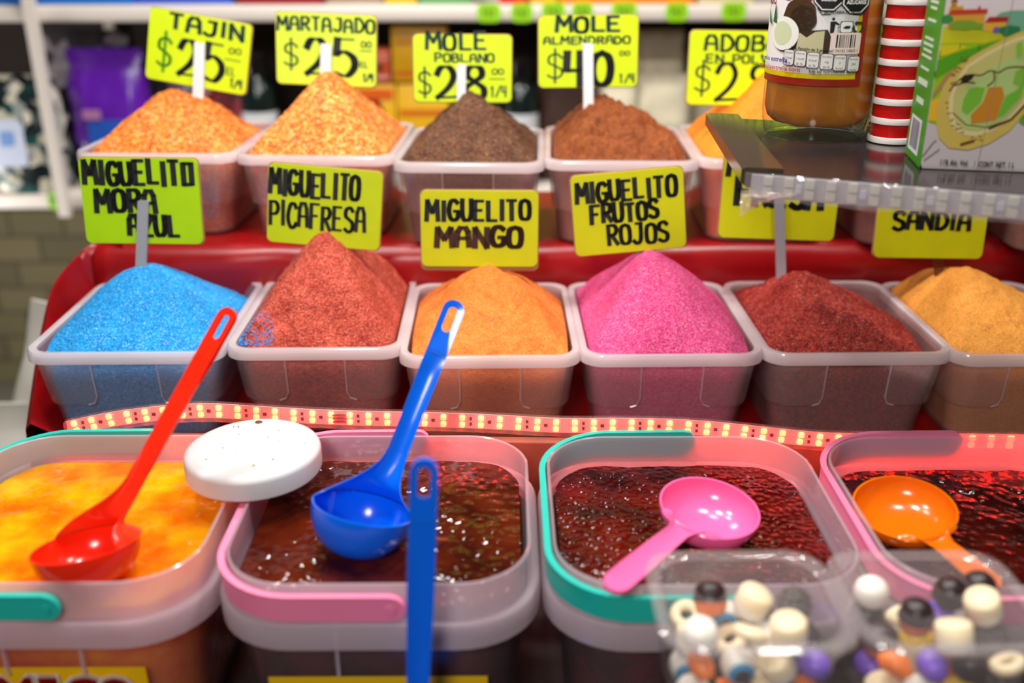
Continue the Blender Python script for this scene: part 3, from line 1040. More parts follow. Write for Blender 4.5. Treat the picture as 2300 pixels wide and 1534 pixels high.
def led_strip():
    ctrl = [(150, 964), (205, 952), (280, 939), (380, 928), (470, 924), (560, 929), (680, 936), (800, 941), (950, 944), (1100, 949), (1250, 957), (1400, 957), (1500, 959),
            (1600, 965), (1720, 977), (1830, 988), (1920, 991), (2050, 990), (2180, 992), (2300, 994), (2420, 996)]
    Y0, kk = STRIPY, math.tan(R(-2.5))
    pts = []
    for x, y in smooth_pts([(float(a), float(b)) for a, b in ctrl], 5):
        q = P(x, y, Y=Y0, k=kk)
        pts.append(Matrix.Rotation(R(2.5), 3, 'Z') @ q)
    base = pts[0].copy()
    Y = base.y
    t = thing('led_strip', 'glowing red LED strip light along the board between trays and tubs', 'LED strip', Matrix.Rotation(R(-2.5), 3, 'Z') @ base, (0, 0, R(-2.5)))
    hw = 0.0082
    # arclength
    L = [0]
    for a, b in zip(pts[:-1], pts[1:]):
        L.append(L[-1] + (b - a).length)

    def at(s):
        for i in range(len(pts) - 1):
            if L[i + 1] >= s or i == len(pts) - 2:
                f = (s - L[i]) / (L[i + 1] - L[i])
                p = pts[i].lerp(pts[i + 1], f)
                d = (pts[i + 1] - pts[i]).normalized()
                return p, d
    pcb = MB()
    pcb.loft([[Vector((p.x, Y + 0.0012, p.z - hw * .82)) - base, Vector((p.x, Y + 0.0018, p.z - hw * .82)) - base, Vector((p.x, Y + 0.0018, p.z + hw * .82)) - base, Vector((p.x, Y + 0.0012, p.z + hw * .82)) - base] for p in pts])
    pcb.build('circuit_ribbon', mat('white_ribbon', (205, 180, 172), 0.5), t)
    sl = MB()
    rows = []
    for p in pts:
        rows.append([Vector((p.x, Y + yy, p.z + zz)) - base for yy, zz in ((0.003, -hw), (-0.0035, -hw * .96), (-0.0045, -hw * .7), (-0.0045, hw * .7), (-0.0035, hw * .96), (0.003, hw))])
    sl.loft(rows)
    sl.build('clear_sleeve', M_sleeve, t)
    led, nt, N, LL, b = new_mat('lit_red_led')
    b.inputs['Base Color'].default_value = (0.9, 0.6, 0.3, 1)
    b.inputs['Emission Color'].default_value = (1.0, 0.0155, 0.0050, 1)
    b.inputs['Emission Strength'].default_value = 44.0
    total = L[-1]
    n = 54
    sp_ = total / n
    proto = MB()
    e = 0.0024
    out = rrect(e, e, 0.0012, 3)
    proto.loft([[(x, 0.0012, z) for x, z in out], [(x, -0.0006, z) for x, z in out], [(x * 0.8, -0.0010, z * 0.8) for x, z in out]])
    pr = proto.build('led', led, t)
    first = True
    chips = MB()
    cnt = 0
    rest = MB()
    for i in range(n):
        s = sp_ * (i + 0.5)
        p, d = at(s)
        up = Vector((-d.z, 0, d.x))
        for k in (-1, 1):
            q = p + up * (k * 0.0031) - base
            q.y = 0.0002
            a = -math.atan2(d.z, d.x)
            if cnt < 100:
                o = pr if first else pr.copy()
                if not first:
                    COL.objects.link(o)
                    o.parent = t
                first = False
                o.location = q
                o.rotation_euler = (0, a, 0)
            else:
                rest.box(q, (2 * e, 0.002, 2 * e))
            cnt += 1
        # small resistors between pairs
        p, d = at(min(s + sp_ * 0.45, total))
        c = p - base
        if i == 14:
            for zz in (-.003, 0, .003):
                chips.box((c.x, 0.0, c.z + zz), (0.011, 0.002, 0.0012), mat('solder_wire', (120, 110, 108), 0.3, metal=0.8))
            continue
        if i % 3 == 0:
            for zz in (-.0024, .0024):
                chips.box((c.x, 0.0006, c.z + zz), (0.0019, 0.001, 0.0024), M_ink)
        elif i % 3 == 1:
            chips.box((c.x, 0.0006, c.z), (0.0028, 0.001, 0.0024), M_ink)
        chips.box((c.x - 0.004, 0.0009, c.z), (0.0022, 0.0004, 0.008), mat('pale_trace', (205, 190, 195), 0.5))
    chips.build('circuit_chips', None, t, smooth=0)
    if rest.v:
        o = rest.build('led_remainder', led, t)
        o['kind'] = 'stuff'


led_strip()

# ------------------------------------------------------------------ sauce tubs
ZT = 0.905                                   # top of the tub collars
TW, TD, TRAD = 0.202, 0.200, 0.048


def tub(label, cx, cyy, handle_col, sauce_mat_, sauce_label, level, sauce_name, handle_label):
    H = ZT - TABLE
    t = thing('sauce_tub', label, 'tub', (cx, cyy, TABLE), (0, 0, ROWA * 0.5), 'sauce tubs')
    hw, hd = TW / 2, TD / 2
    mb = MB()
    th = 0.0022
    # collar, then ledge and skirt around it, then the wall
    sec_o = [(H, 0.0), (H + 0.0008, th * 0.5), (H, th), (H - 0.030, th), (H - 0.033, th + 0.003)]
    mb.loft([[(x, y, z) for x, y in rrect(hw - i, hd - i, TRAD - i, 10)] for z, i in
             [(H - 0.0275, 0.0), (H, 0.0), (H + 0.0008, th * 0.5), (H, th), (H - 0.034, th + 0.001)]], M_tub, cap0=False, cap1=False)
    mb.build('collar', None, t)
    mb = MB()
    mb.loft([[(x, y, z) for x, y in rrect(hw - i, hd - i, TRAD - i, 10)] for z, i in
             [(H - 0.0285, 0.002), (H - 0.0262, -0.001), (H - 0.0262, -0.0055), (H - 0.028, -0.0068), (H - 0.045, -0.0066), (H - 0.0456, -0.0048), (H - 0.031, -0.0040), (H - 0.031, 0.002)]], M_tub, ring=True)
    mb.build('flange', None, t)
    mb = MB()
    mb.loft([[(x, y, z) for x, y in rrect(hw - i, hd - i, TRAD - i, 10)] for z, i in
             [(H - 0.031, 0.003), (0.02, 0.011), (0.004, 0.013), (0.0, 0.017), (0.002, 0.017), (0.006, 0.015), (0.02, 0.013), (H - 0.031, 0.005)]], M_tubwall, ring=True)
    bm_ = rrect(hw - 0.017, hd - 0.017, TRAD - 0.017, 10)
    mb.loft([[(x, y, 0.0) for x, y in bm_], [(x, y, 0.002) for x, y in bm_]], M_tubwall)
    for xx in (-0.025, 0.025):            # stiffening ribs front and back
        for s in (-1, 1):
            mb.box((xx, s * (hd - 0.0035), H - 0.052), (0.0022, 0.003, 0.042), M_tub)
    mb.build('wall', None, t)
    # handle folded down round the left half
    o = 0.0012
    r = TRAD + o
    xp = 0.012
    arc1 = [(-hw - o + r + r * math.cos(R(90 + 9 * k)), hd + o - r + r * math.sin(R(90 + 9 * k))) for k in range(11)]
    arc2 = [(-hw - o + r + r * math.cos(R(180 + 9 * k)), -hd - o + r + r * math.sin(R(180 + 9 * k))) for k in range(11)]
    hh = 0.0098
    ends = [hh * (1 - math.cos(R(q))) for q in (0, 30, 60, 90)]
    path = [(xp + hh - e, hd + o) for e in ends] + arc1 + arc2 + [(xp + hh - e, -hd - o) for e in ends[::-1]]
    hts = [0.05, 0.5, 0.866, 1] + [1] * 22 + [1, 0.866, 0.5, 0.05]
    mb = MB()
    rows, lip = [], []
    n = len(path)
    for k, (p, q) in enumerate(zip(path, hts)):
        a, b = Vector(path[max(k - 1, 0)]), Vector(path[min(k + 1, n - 1)])
        d = (b - a).normalized()
        nr = Vector((-d.y, d.x)) * -1
        v = Vector(p)
        if nr.dot(v) < 0:
            nr = -nr
        f = k / (n - 1)
        zc = H - 0.0125 + 0.0075 * max(0, 1 - f * 2.2) - 0.004 * max(0, (f - 0.55)) * 2
        h2 = hh * max(q, 0.06)
        rows.append([(v.x + nr.x * w, v.y + nr.y * w, zc + zz * h2) for w, zz in ((0.0, -1), (0.0024, -1), (0.0034, -0.9), (0.0034, 0.86), (0.0046, 0.9), (0.0046, 1.0), (0.0, 1.0))])
    mb.loft(rows)
    ho = mb.build('handle', handle_col, t)
    ho['label'] = handle_label
    for s in (-1, 1):
        mb = MB()
        loops = []
        for rr, w in ((0.0001, 0.006), (0.0035, 0.0058), (0.0042, 0.0045), (0.0042, 0.001)):
            loops.append([(xp + rr * math.cos(2 * math.pi * k / 16), s * (hd + w), H - 0.0125 + (-0.0036 if s < 0 else 0.0075) + rr * math.sin(2 * math.pi * k / 16)) for k in range(16)])
        mb.loft(loops)
        mb.build('pivot', handle_col, t)
    # the sauce
    mb = MB()
    nx = 90
    sw = lambda z: 0.0065 + 0.008 * max(0, (H - 0.031 - z)) / (H - 0.031)
    i0 = sw(level)
    a, b, rr = hw - i0, hd - i0, TRAD - i0
    loopn = rrect(a, b, rr, 10)
    vs, fs = [], []
    rings = 36
    m_ = len(loopn)
    # dense outline
    dense = []
    for k in range(m_):
        p, q = Vector(loopn[k]), Vector(loopn[(k + 1) % m_])
        c = max(1, int((q - p).length / 0.005))
        dense += [p.lerp(q, j / c) for j in range(c)]
    m_ = len(dense)
    for k in range(rings):
        f = 1 - k / rings
        for p in dense:
            q = p * f
            w = noise.fractal(Vector((q.x * 45 + cx * 50, q.y * 45, 1.3)), 1.0, 2.0, 4)
            vs.append((q.x, q.y, level + 0.0011 * w))
    vs.append((0, 0, level))
    for k in range(rings - 1):
        for j in range(m_):
            jj = (j + 1) % m_
            fs.append([k * m_ + j, k * m_ + jj, (k + 1) * m_ + jj, (k + 1) * m_ + j])
    for j in range(m_):
        fs.append([(rings - 1) * m_ + j, (rings - 1) * m_ + (j + 1) % m_, len(vs) - 1])
    o1 = len(vs)
    for p in dense:
        f = (hw - 0.0175) / a
        vs.append((p.x * f, p.y * f, 0.0065))
    for j in range(m_):
        jj = (j + 1) % m_
        fs.append([j, o1 + j, o1 + jj, jj])
    fs.append([o1 + j for j in range(m_)][::-1])
    mb.add(vs, fs)
    so = mb.build(sauce_name, sauce_mat_, None, 80, (cx, cyy, TABLE), (0, 0, ROWA * 0.5))
    tag(so, sauce_label, 'sauce', 'sauces filling the tubs', 'stuff')
    return t


pc = P(858, 1200, z=ZT)
YC = (P(860, 1314, z=ZT).y + P(980, 978, z=ZT).y) / 2
PITCHX = 0.2165
ROWA = R(-1.3)                              # the row of tubs is turned a little
M_chamoy = sauce_mat('dark_red_chamoy', (30, 3, 2), (78, 12, 7), 0.35, 0.06, 150)
M_chamoy2 = sauce_mat('red_chamoy_seeds', (44, 3, 2), (96, 12, 7), 0.5, 0.06, 210)
M_brown = sauce_mat('brown_tamarind', (50, 10, 4), (92, 30, 10), 0.35, 0.06, 140)
M_yellow = sauce_mat('yellow_mango_sauce', (222, 104, 4), (246, 170, 10), 0.25, 0.1, 110, 1.0)
TEAL = mat('teal_plastic', (30, 180, 165), 0.35, 0.5)
PINK = mat('pink_plastic', (242, 128, 165), 0.35, 0.5)
TUB = []
xs = [pc.x + PITCHX * math.cos(ROWA) * k for k in (-1, 0, 1, 2)]
ys = [YC + PITCHX * math.sin(ROWA) * k for k in (-1, 0, 1, 2)]
LV = ZT - TABLE - 0.025
TUB.append(tub('tub of yellow sauce with a teal handle', xs[0], ys[0], TEAL, M_yellow, 'yellow mango sauce around the red ladle', LV + 0.004, 'yellow_sauce', 'teal handle'))
TUB.append(tub('pink-handled tub of brown sauce with the white lid on its edge', xs[1], ys[1], PINK, M_brown, 'dark brown tamarind sauce under the blue ladle', LV + 0.005, 'brown_sauce', 'pink handle'))
TUB.append(tub('teal-handled tub of dark red sauce holding the pink spoon', xs[2], ys[2], TEAL, M_chamoy2, 'dark red seedy sauce under the pink spoon', LV + 0.001, 'red_sauce', 'teal handle'))
TUB.append(tub('pink-handled tub of red sauce holding the orange spoon', xs[3], ys[3], PINK, M_chamoy, 'dark red sauce beside the orange spoon', LV - 0.002, 'red_sauce', 'pink handle'))
print('TUBS', [round(v, 3) for v in xs], round(YC, 3))


def tub_label(t, x0, x1, top, word=None):
    """printed label stuck on the tub's front wall"""
    H = ZT - TABLE
    hd = TD / 2

    def mp(u, v, d):
        z = v / 1000
        return (u / 1000, -(hd - 0.003 - 0.008 * (H - 0.031 - z) / (H - 0.051)) - 0.0006 - d, z)
    pr = Print(mp, 0.0003)
    pr.rect(x0, 20, x1, top, (240, 188, 8))
    if word:
        n = len(word)
        for k, ch in enumerate(word):
            u = x0 + (x1 - x0) * (0.08 + 0.84 * (k + 0.5) / n)
            for s, c in ((1.24, (235, 215, 200)), (1.0, (170, 12, 22))):
                pr.text(ch, u, top - 9 - 26 * (1 + (s - 1) * .5), 26 * s, c, w=(11 if ch == 'I' else 21) * s, bold=1.6 * s)
    o = pr.build('label', t)
    o['label'] = 'yellow printed label'


tub_label(TUB[0], -68, 64, 86, 'AMIGO')
tub_label(TUB[1], -72, 72, 79)

# ------------------------------------------------------------------ white screw lid lying on two tub rims
c = P(568, 1012, z=ZT + 0.016)
t = thing('jar_lid', 'white ribbed screw lid resting across the rims of two tubs', 'lid', (c.x, c.y, ZT + 0.0012))
Rl = 0.0505
mb = MB()
n = 240
prof = [(Rl - .002, 0.0), (Rl, 0.001), (Rl, 0.0135), (Rl - 0.001, 0.0162), (Rl - 0.004, 0.0180), (Rl - .010, 0.0182), (0.02, 0.0186), (0.001, 0.0187)]
loops = []
for r_, z in prof:
    rib = 0.0006 if 0.0005 < z < 0.014 else 0
    loops.append([((r_ - (rib if k % 2 else 0)) * math.cos(2 * math.pi * k / n), (r_ - (rib if k % 2 else 0)) * math.sin(2 * math.pi * k / n), z) for k in range(n)])
mb.loft(loops)
mb.build('cap', mat('white_lid', (208, 206, 206), 0.4, 0.5, noise_amt=0.02, noise_scale=40), t, 50)
mb = MB()
for k in range(26):
    a, q = rnd.uniform(0, 6.28), rnd.uniform(0.0, 1) ** 0.5 * 0.04
    s = rnd.uniform(0.0003, 0.0009)
    mb.ball((q * math.cos(a), q * math.sin(a), 0.0186), s, None, 6, (1, 1, 0.35))
mb.ball((-0.004, 0.040, 0.0186), 0.0024, None, 8, (1.3, 1, 0.4))
mb.build('sauce_specks', mat('dried_sauce', (110, 25, 15), 0.5), t)

# ------------------------------------------------------------------ ladles and spoons


def bez(a, b, c, d, t):
    return a * (1 - t) ** 3 + b * 3 * t * (1 - t) ** 2 + c * 3 * t * t * (1 - t) + d * t ** 3


def ladle(name, label, cat, m, C, r, n, b, H0, T, hw, depth, tipw, alpha=90, hole=True, neck_pow=2.0, lipw=0.0012, group=None, flat=0.75, front=1.0, nb0=0.6, bmode=None):
    """bowl centre C with opening normal n, flaring on the side b into a neck that narrows up to H0, then a channelled handle to T"""
    base = C - n * depth
    t = thing(name, label, cat, base, (0, 0, 0), group)
    n = n.normalized()
    b = (b - n * b.dot(n)).normalized()
    s = n.cross(b)
    hd_ = (T - H0).normalized()
    mb = MB()
    th = 0.0014
    loops = []
    nseg = 48
    for off in (0, 1):
        rows = []
        for k in range(13):
            ph = R(90 * k / 12)
            rr = (r - th * off) * (math.sin(ph) ** flat)
            dz = (depth - th * off) * math.cos(ph)
            rows.append([C + (b * math.cos(2 * math.pi * i / nseg) * (1 if math.cos(2 * math.pi * i / nseg) > 0 else front) + s * math.sin(2 * math.pi * i / nseg)) * max(rr, 0.0004) - n * dz - base for i in range(nseg)])
        loops.append(rows)
    out = loops[0] + loops[1][::-1]
    mb.loft(out, None, True, True, True)
    # neck: arcs from the back of the rim up to the handle
    al = R(alpha)
    nt_, na = 22, 20
    hb = (b - hd_ * b.dot(hd_)).normalized()
    hs = hd_.cross(hb) * (1 if hd_.cross(hb).dot(s) > 0 else -1)
    k0 = C + b * (r * math.cos(al))
    w0, B0 = r * math.sin(al) * (1.0 if alpha > 80 else 0.93), r * (1 - math.cos(al)) * (1.0 if alpha > 80 else 0.97)
    gi, go = [], []
    for i in range(nt_ + 1):
        q = i / nt_
        Kc = bez(k0, k0 + n * (nb0 * (H0 - k0).length * 0.5) , H0 - hd_ * (H0 - k0).length * 0.45, H0, q)
        w = hw + (w0 - hw) * (1 - q) ** neck_pow
        Bq = 0.0030 + (B0 - 0.0030) * (1 - q) ** neck_pow
        e = q * q * (3 - 2 * q)
        bb = (b * (1 - e) + hb * e).normalized()
        ss = (s * (1 - e) + hs * e).normalized()
        ri, ro = [], []
        for j in range(na + 1):
            a = R(-90 + 180 * j / na)
            p = Kc + ss * (w * math.sin(a)) + bb * (Bq * math.cos(a) - (0.0 if q < 1 else 0))
            o_ = ss * math.sin(a) * 0.4 + bb * math.cos(a)
            ri.append(p - base)
            ro.append(p + o_ * th - base)
        gi.append(ri)
        go.append(ro)
    mb.loft([a + bb_[::-1] for a, bb_ in zip(gi, go)], None, True, True, True)
    mb.build('bowl', m, t, 60)
    # handle
    Lh = (T - H0).length
    mb = MB()
    rows = []
    for i in range(25):
        q = i / 24
        w = hw + (tipw - hw) * min(1, q * 1.5) ** 1.2
        p = H0 + hd_ * (q * (Lh - (0.038 if hole else 0.0))) - base
        d = 0.0030 * (1 - q * 0.2)
        sec = []
        e1 = max(0.0, 1 - q * 3.5)
        e2 = max(0.0, (q - 0.78) / 0.22) if hole else 0.0
        for x, yb in ((-1, 0), (-0.8, 0.0006), (-0.45, d * .55), (0, d * 0.75), (0.45, d * .55), (0.8, 0.0006), (1, 0)):
            yb = (yb * (1 - e1) + 0.003 * math.sqrt(1 - x * x) * e1) * (1 - e2)
            sec.append(p + hs * (x * w) + hb * yb)
        for x, yb in ((1, 0.0016), (0.8, 0.0026), (0.45, d * .55 + 0.0016), (0, d * 0.75 + 0.0018), (-0.45, d * .55 + 0.0016), (-0.8, 0.0026), (-1, 0.0016)):
            yb = (yb * (1 - e1) + (0.003 * math.sqrt(1 - x * x) + 0.0014) * e1) * (1 - e2) + 0.0034 * e2
            sec.append(p + hs * (x * w) + hb * yb)
        rows.append(sec)
    mb.loft(rows)
    if hole:
        p0 = H0 + hd_ * (Lh - 0.020) - base
        nn = 36

        def stad(w, h, rr):
            return rrect(w, h, rr, 8)
        oo, ii = [(x, -0.0205 if y < -0.0205 + tipw * 0.95 - 1e-6 else y) for x, y in stad(tipw, 0.0205, tipw * 0.95)], stad(tipw * 0.45, 0.0095, tipw * 0.44)
        sh = 0.006
        f1 = [p0 + hs * x + hd_ * y for x, y in oo]
        f2 = [p0 + hs * x + hd_ * y + hb * 0.0034 for x, y in oo]
        g1 = [p0 + hs * x + hd_ * (y + sh) + hb * 0.0006 for x, y in ii]
        g2 = [p0 + hs * x + hd_ * (y + sh) + hb * 0.0028 for x, y in ii]
        mb.loft([f1, f2, g2, g1], None, True, ring=True)
    else:
        pts = [(1, 0), (0.92, 0.004), (0.7, 0.008), (0.4, 0.0105), (0, 0.0115)]
        rows = []
        for kx, dy in pts:
            p = T + hd_ * (dy * 0.9) - base
            rows.append([p + hs * (-tipw * max(kx, .05)), p + hs * (tipw * max(kx, .05)), p + hs * (tipw * max(kx, .05)) + hb * 0.003, p - hs * (tipw * max(kx, .05)) + hb * 0.003])
        mb.loft(rows)
    mb.build('handle', m, t, 60)
    return t


def ladle_plastic(name, c, rough=0.18):
    m = mat(name, c, rough, 0.5, sss=0.15)
    return m


M_blue = ladle_plastic('blue_ladle_plastic', (4, 104, 235))
M_redl = ladle_plastic('red_ladle_plastic', (235, 40, 14))
M_pinks = ladle_plastic('pink_spoon_plastic', (250, 105, 165))
M_oran = ladle_plastic('orange_spoon_plastic', (235, 112, 8))

# blue ladle standing in the brown sauce
C = P(815, 1140, z=0.915)
r = 115 * mpp(C)
Hn = P(893, 1015, Y=C.y + 0.032)
T = P(1026, 677, Y=C.y + 0.080)
print('BLUE', C, r, Hn, T, (T - Hn).length)
nrm = Vector((0.24, 0.26, 1)).normalized()
ladle('ladle', 'blue plastic ladle standing in brown sauce', 'ladle', M_blue, C, r, nrm, Vector((0.05, 1, 0)), Hn, T, 0.0072, 0.034, 0.0078, 90, True, 1.7, flat=0.8)

# red ladle in the yellow sauce
C = P(192, 1222, z=0.911)
r = 117 * mpp(C)
Hn = P(298, 1085, Y=C.y + 0.032)
T = P(516, 693, Y=C.y + 0.095)
print('RED', C, r, Hn, T, (T - Hn).length)
ladle('ladle', 'red plastic ladle dipped in yellow sauce', 'ladle', M_redl, C, r, Vector((-0.12, 0.22, 1)), Vector((0.62, 1, 0)), Hn, T, 0.0074, 0.026, 0.0078, 90, True, 1.7, flat=0.6)

# blue ladle standing up in front of the tubs
T = P(953, 1034, Y=0.500)
Hb = P(938, 1560, Y=0.478)
dirv = (T - Hb).normalized()
Hn = T - dirv * 0.185
C = Vector((Hn.x, Hn.y - 0.030, TABLE + 0.036))
ladle('ladle', 'blue ladle handle standing upright before the tubs', 'ladle', M_blue, C, 0.034, Vector((0, 0, 1)), Vector((0, 1, 0)), Hn, T, 0.0062, 0.034, 0.0082, 90, True, 1.7)
print('FRONT', C, Hn, T)

# pink and orange serving spoons
C = P(1594, 1138, z=0.908)
r = 113 * mpp(C)
T = P(1388, 1304, z=0.916)
nrm = Vector((0.10, -0.10, 1)).normalized()
bd = (T - C)
bd = (bd - nrm * bd.dot(nrm)).normalized()
Hn = C + bd * (r * 1.25) + Vector((0, 0, 0.004))
ladle('serving_spoon', 'pink round serving spoon lying over the teal-handled tub', 'spoon', M_pinks, C, r, nrm, bd, Hn, T, 0.0075, 0.023, 0.0085, 42, False, 1.6, flat=0.7)
C = P(2032, 1138, z=0.904)
r = 112 * mpp(C)
T = P(2215, 1300, z=0.905)
nrm = Vector((-0.08, -0.14, 1)).normalized()
bd = (T - C)
bd = (bd - nrm * bd.dot(nrm)).normalized()
Hn = C + bd * (r * 1.25) + Vector((0, 0, 0.003))
ladle('serving_spoon', 'orange round serving spoon in the pink-handled tub of red sauce', 'spoon', M_oran, C, r, nrm, bd, Hn, T, 0.0075, 0.0205, 0.0085, 42, False, 1.6, flat=0.7)

# ------------------------------------------------------------------ clear cups of gummy candy
ZC = 0.930
A1, B1 = P(1537, 1452, z=ZC), P(1905, 1468, z=ZC)
RISE = 0.868
CW, CD, CH = 0.106, 0.092, ZC - RISE - 0.001
c1 = ((A1 + B1) / 2)
cups = [('clear plastic cup of gummies before the teal-handled tub', c1.x + 0.001, c1.y + CD / 2),
        ('clear plastic cup of gummies before the orange spoon', c1.x + 0.001 + 0.1085, c1.y + CD / 2 - 0.002)]
mb = MB()
mb.rbox((c1.x + 0.0553, c1.y + CD / 2 - 0.002, (TABLE + RISE) / 2 + 0.0005), (0.184, 0.084, RISE - TABLE - 0.001), 0.004)
tag(mb.build('riser_box', M_dark), 'dark riser box under the clear gummy cups', 'box')


def cup(label, cx, cyy):
    t = thing('candy_cup', label, 'cup', (cx, cyy, RISE + 0.0006), (0, 0, 0), 'clear cups of gummies')
    hw, hd, r_ = CW / 2, CD / 2, 0.020
    th = 0.0012
    mb = MB()
    loops = [[(x, y, z) for x, y in rrect(hw - i, hd - i, r_, 8)] for z, i in
             [(0, 0.012), (0.002, 0.009), (CH * .6, 0.006), (CH - 0.012, 0.005), (CH - 0.012 + 0.0005, 0.0035), (CH - 0.003, 0.003)]]
    inn = [[(x, y, z) for x, y in rrect(hw - i - th, hd - i - th, r_, 8)] for z, i in
           [(CH - 0.003, 0.003), (CH - 0.012, 0.0045), (CH * .6, 0.006), (0.003, 0.009), (0.0015, 0.012)]]
    mb.loft(loops + inn)
    mb.build('cup_wall', M_clear, t)
    mb = MB()
    mb.loft([[(x, y, z) for x, y in rrect(hw - i, hd - i, r_ + 0.003, 8)] for z, i in
             [(CH - 0.004, 0.005), (CH - 0.0045, 0.000), (CH - 0.003, -0.0018), (CH - 0.0008, -0.0018), (CH, 0.0002), (CH - 0.0002, 0.004), (CH - 0.0015, 0.006)]], ring=True)
    mb.build('rim', plastic('clear_rim', (255, 240, 240), 0.11, 0.1, None, 0.4), t)
    # thin lid, its middle sunk below the rim
    mb = MB()
    mb.loft([[(x, y, z) for x, y in rrect(hw - i, hd - i, r_, 8)] for z, i in
             [(CH + 0.0004, -0.0005), (CH + 0.0014, 0.002), (CH + 0.0012, 0.0045), (CH - 0.004, 0.0062), (CH - 0.0045, 0.009), (CH - 0.0042, 0.02)]], cap0=False)
    mb.build('lid', plastic('clear_lid', (255, 248, 248), 0.07, 0.1, None, 0.3), t)
    return t


CM = dict(
    white=mat('white_gummy', (240, 232, 220), 0.5, 0.4, sss=0.3), cream=mat('cream_gummy', (238, 218, 180), 0.5, 0.4, sss=0.3),
    dark=mat('dark_gummy', (40, 22, 24), 0.4, 0.5), grey=mat('grey_gummy', (96, 86, 84), 0.7), orange=mat('orange_gummy', (240, 120, 30), 0.35, 0.5, sss=0.2),
    blue=mat('blue_gummy', (20, 140, 190), 0.35), purple=mat('purple_gummy', (120, 80, 200), 0.35), yellow=mat('yellow_gummy', (235, 190, 40), 0.4), red=mat('red_gummy', (200, 40, 35), 0.35))


def candy(kind):
    r_ = 0.0102
    if kind == 'eye':
        t = thing('gummy_candy', 'x', 'candy')
        mb = MB()
        mb.ball((0, 0, 0), r_, None, 20)
        mb.build('ball', CM['white'], t)
        mb = MB()
        for k in range(2):
            rr = (0.78, 0.45)[k]
            loops = []
            for q in (1.0, 0.6, 0.1):
                a = rr * q
                loops.append([(r_ * 1.03 * math.sin(a) * math.cos(2 * math.pi * i / 18), -r_ * (1.03 + .02 * k) * math.cos(a), r_ * 1.03 * math.sin(a) * math.sin(2 * math.pi * i / 18)) for i in range(18)])
            mb.loft(loops, CM[('blue', 'dark')[k]], True, False, True)
        mb.build('iris', None, t)
        return t
    mb = MB()
    if kind == 'ball_white':
        mb.ball((0, 0, 0), r_, CM['white'], 20)
    elif kind == 'ball_dark':
        mb.ball((0, 0, 0), r_, CM['dark'], 20)
    elif kind == 'berry':
        mb.ball((0, 0, 0), r_ * 0.93, CM['grey'], 16)
        for k in range(60):
            z = 1 - 2 * (k + .5) / 60
            a = k * 2.4
            q = math.sqrt(1 - z * z)
            mb.ball((r_ * .95 * q * math.cos(a), r_ * .95 * q * math.sin(a), r_ * .95 * z), 0.0013, CM['grey'], 6)
    elif kind == 'two_tone':
        prof = [(0.001, -r_), (r_ * .8, -r_ * .8), (r_, -r_ * .1)]
        mb.lathe(prof, n=20, m=CM['orange'], cap0=True)
        mb.lathe([(r_, -r_ * .1), (r_ * .85, r_ * .65), (r_ * .5, r_ * .95), (0.001, r_)], n=20, m=CM['dark'], cap1=True)
    elif kind == 'drum':
        mb.lathe([(0.001, -r_ * .8), (r_ * .85, -r_ * .8), (r_, -r_ * .6), (r_, -r_ * .1)], n=20, m=CM['white'], cap0=True)
        mb.lathe([(r_, -r_ * .1), (r_, r_ * .6), (r_ * .85, r_ * .8), (0.001, r_ * .8)], n=20, m=CM['cream'], cap1=True)
    elif kind == 'ring':
        loops = []
        for i in range(20):
            a = 2 * math.pi * i / 20
            loops.append([((r_ * .68 + r_ * .34 * math.cos(b_)) * math.cos(a), (r_ * .68 + r_ * .34 * math.cos(b_)) * math.sin(a), r_ * .34 * math.sin(b_)) for b_ in [2 * math.pi * k / 10 for k in range(10)]])
        mb.loft(loops, CM['cream'], ring=True)
    elif kind == 'yellow':
        mb.ball((0, 0, 0), r_, CM['yellow'], 16, (1, .8, .9))
    elif kind == 'purple':
        mb.ball((0, 0, 0), r_, CM['purple'], 16, (1, .85, .8))
    elif kind == 'orange':
        mb.tube([(-r_ * .75, 0, -r_ * .2), (-r_ * .3, 0, r_ * .1), (r_ * .3, 0, r_ * .1), (r_ * .75, 0, -r_ * .2)], lambda q: r_ * (.45 + .25 * math.sin(math.pi * q)), 10, CM['orange'])
    elif kind == 'red':
        mb.ball((0, 0, 0), r_, CM['red'], 16, (.9, .9, .9))
    o = mb.build('gummy_candy', None, None, 60)
    return tag(o, 'x', 'candy')


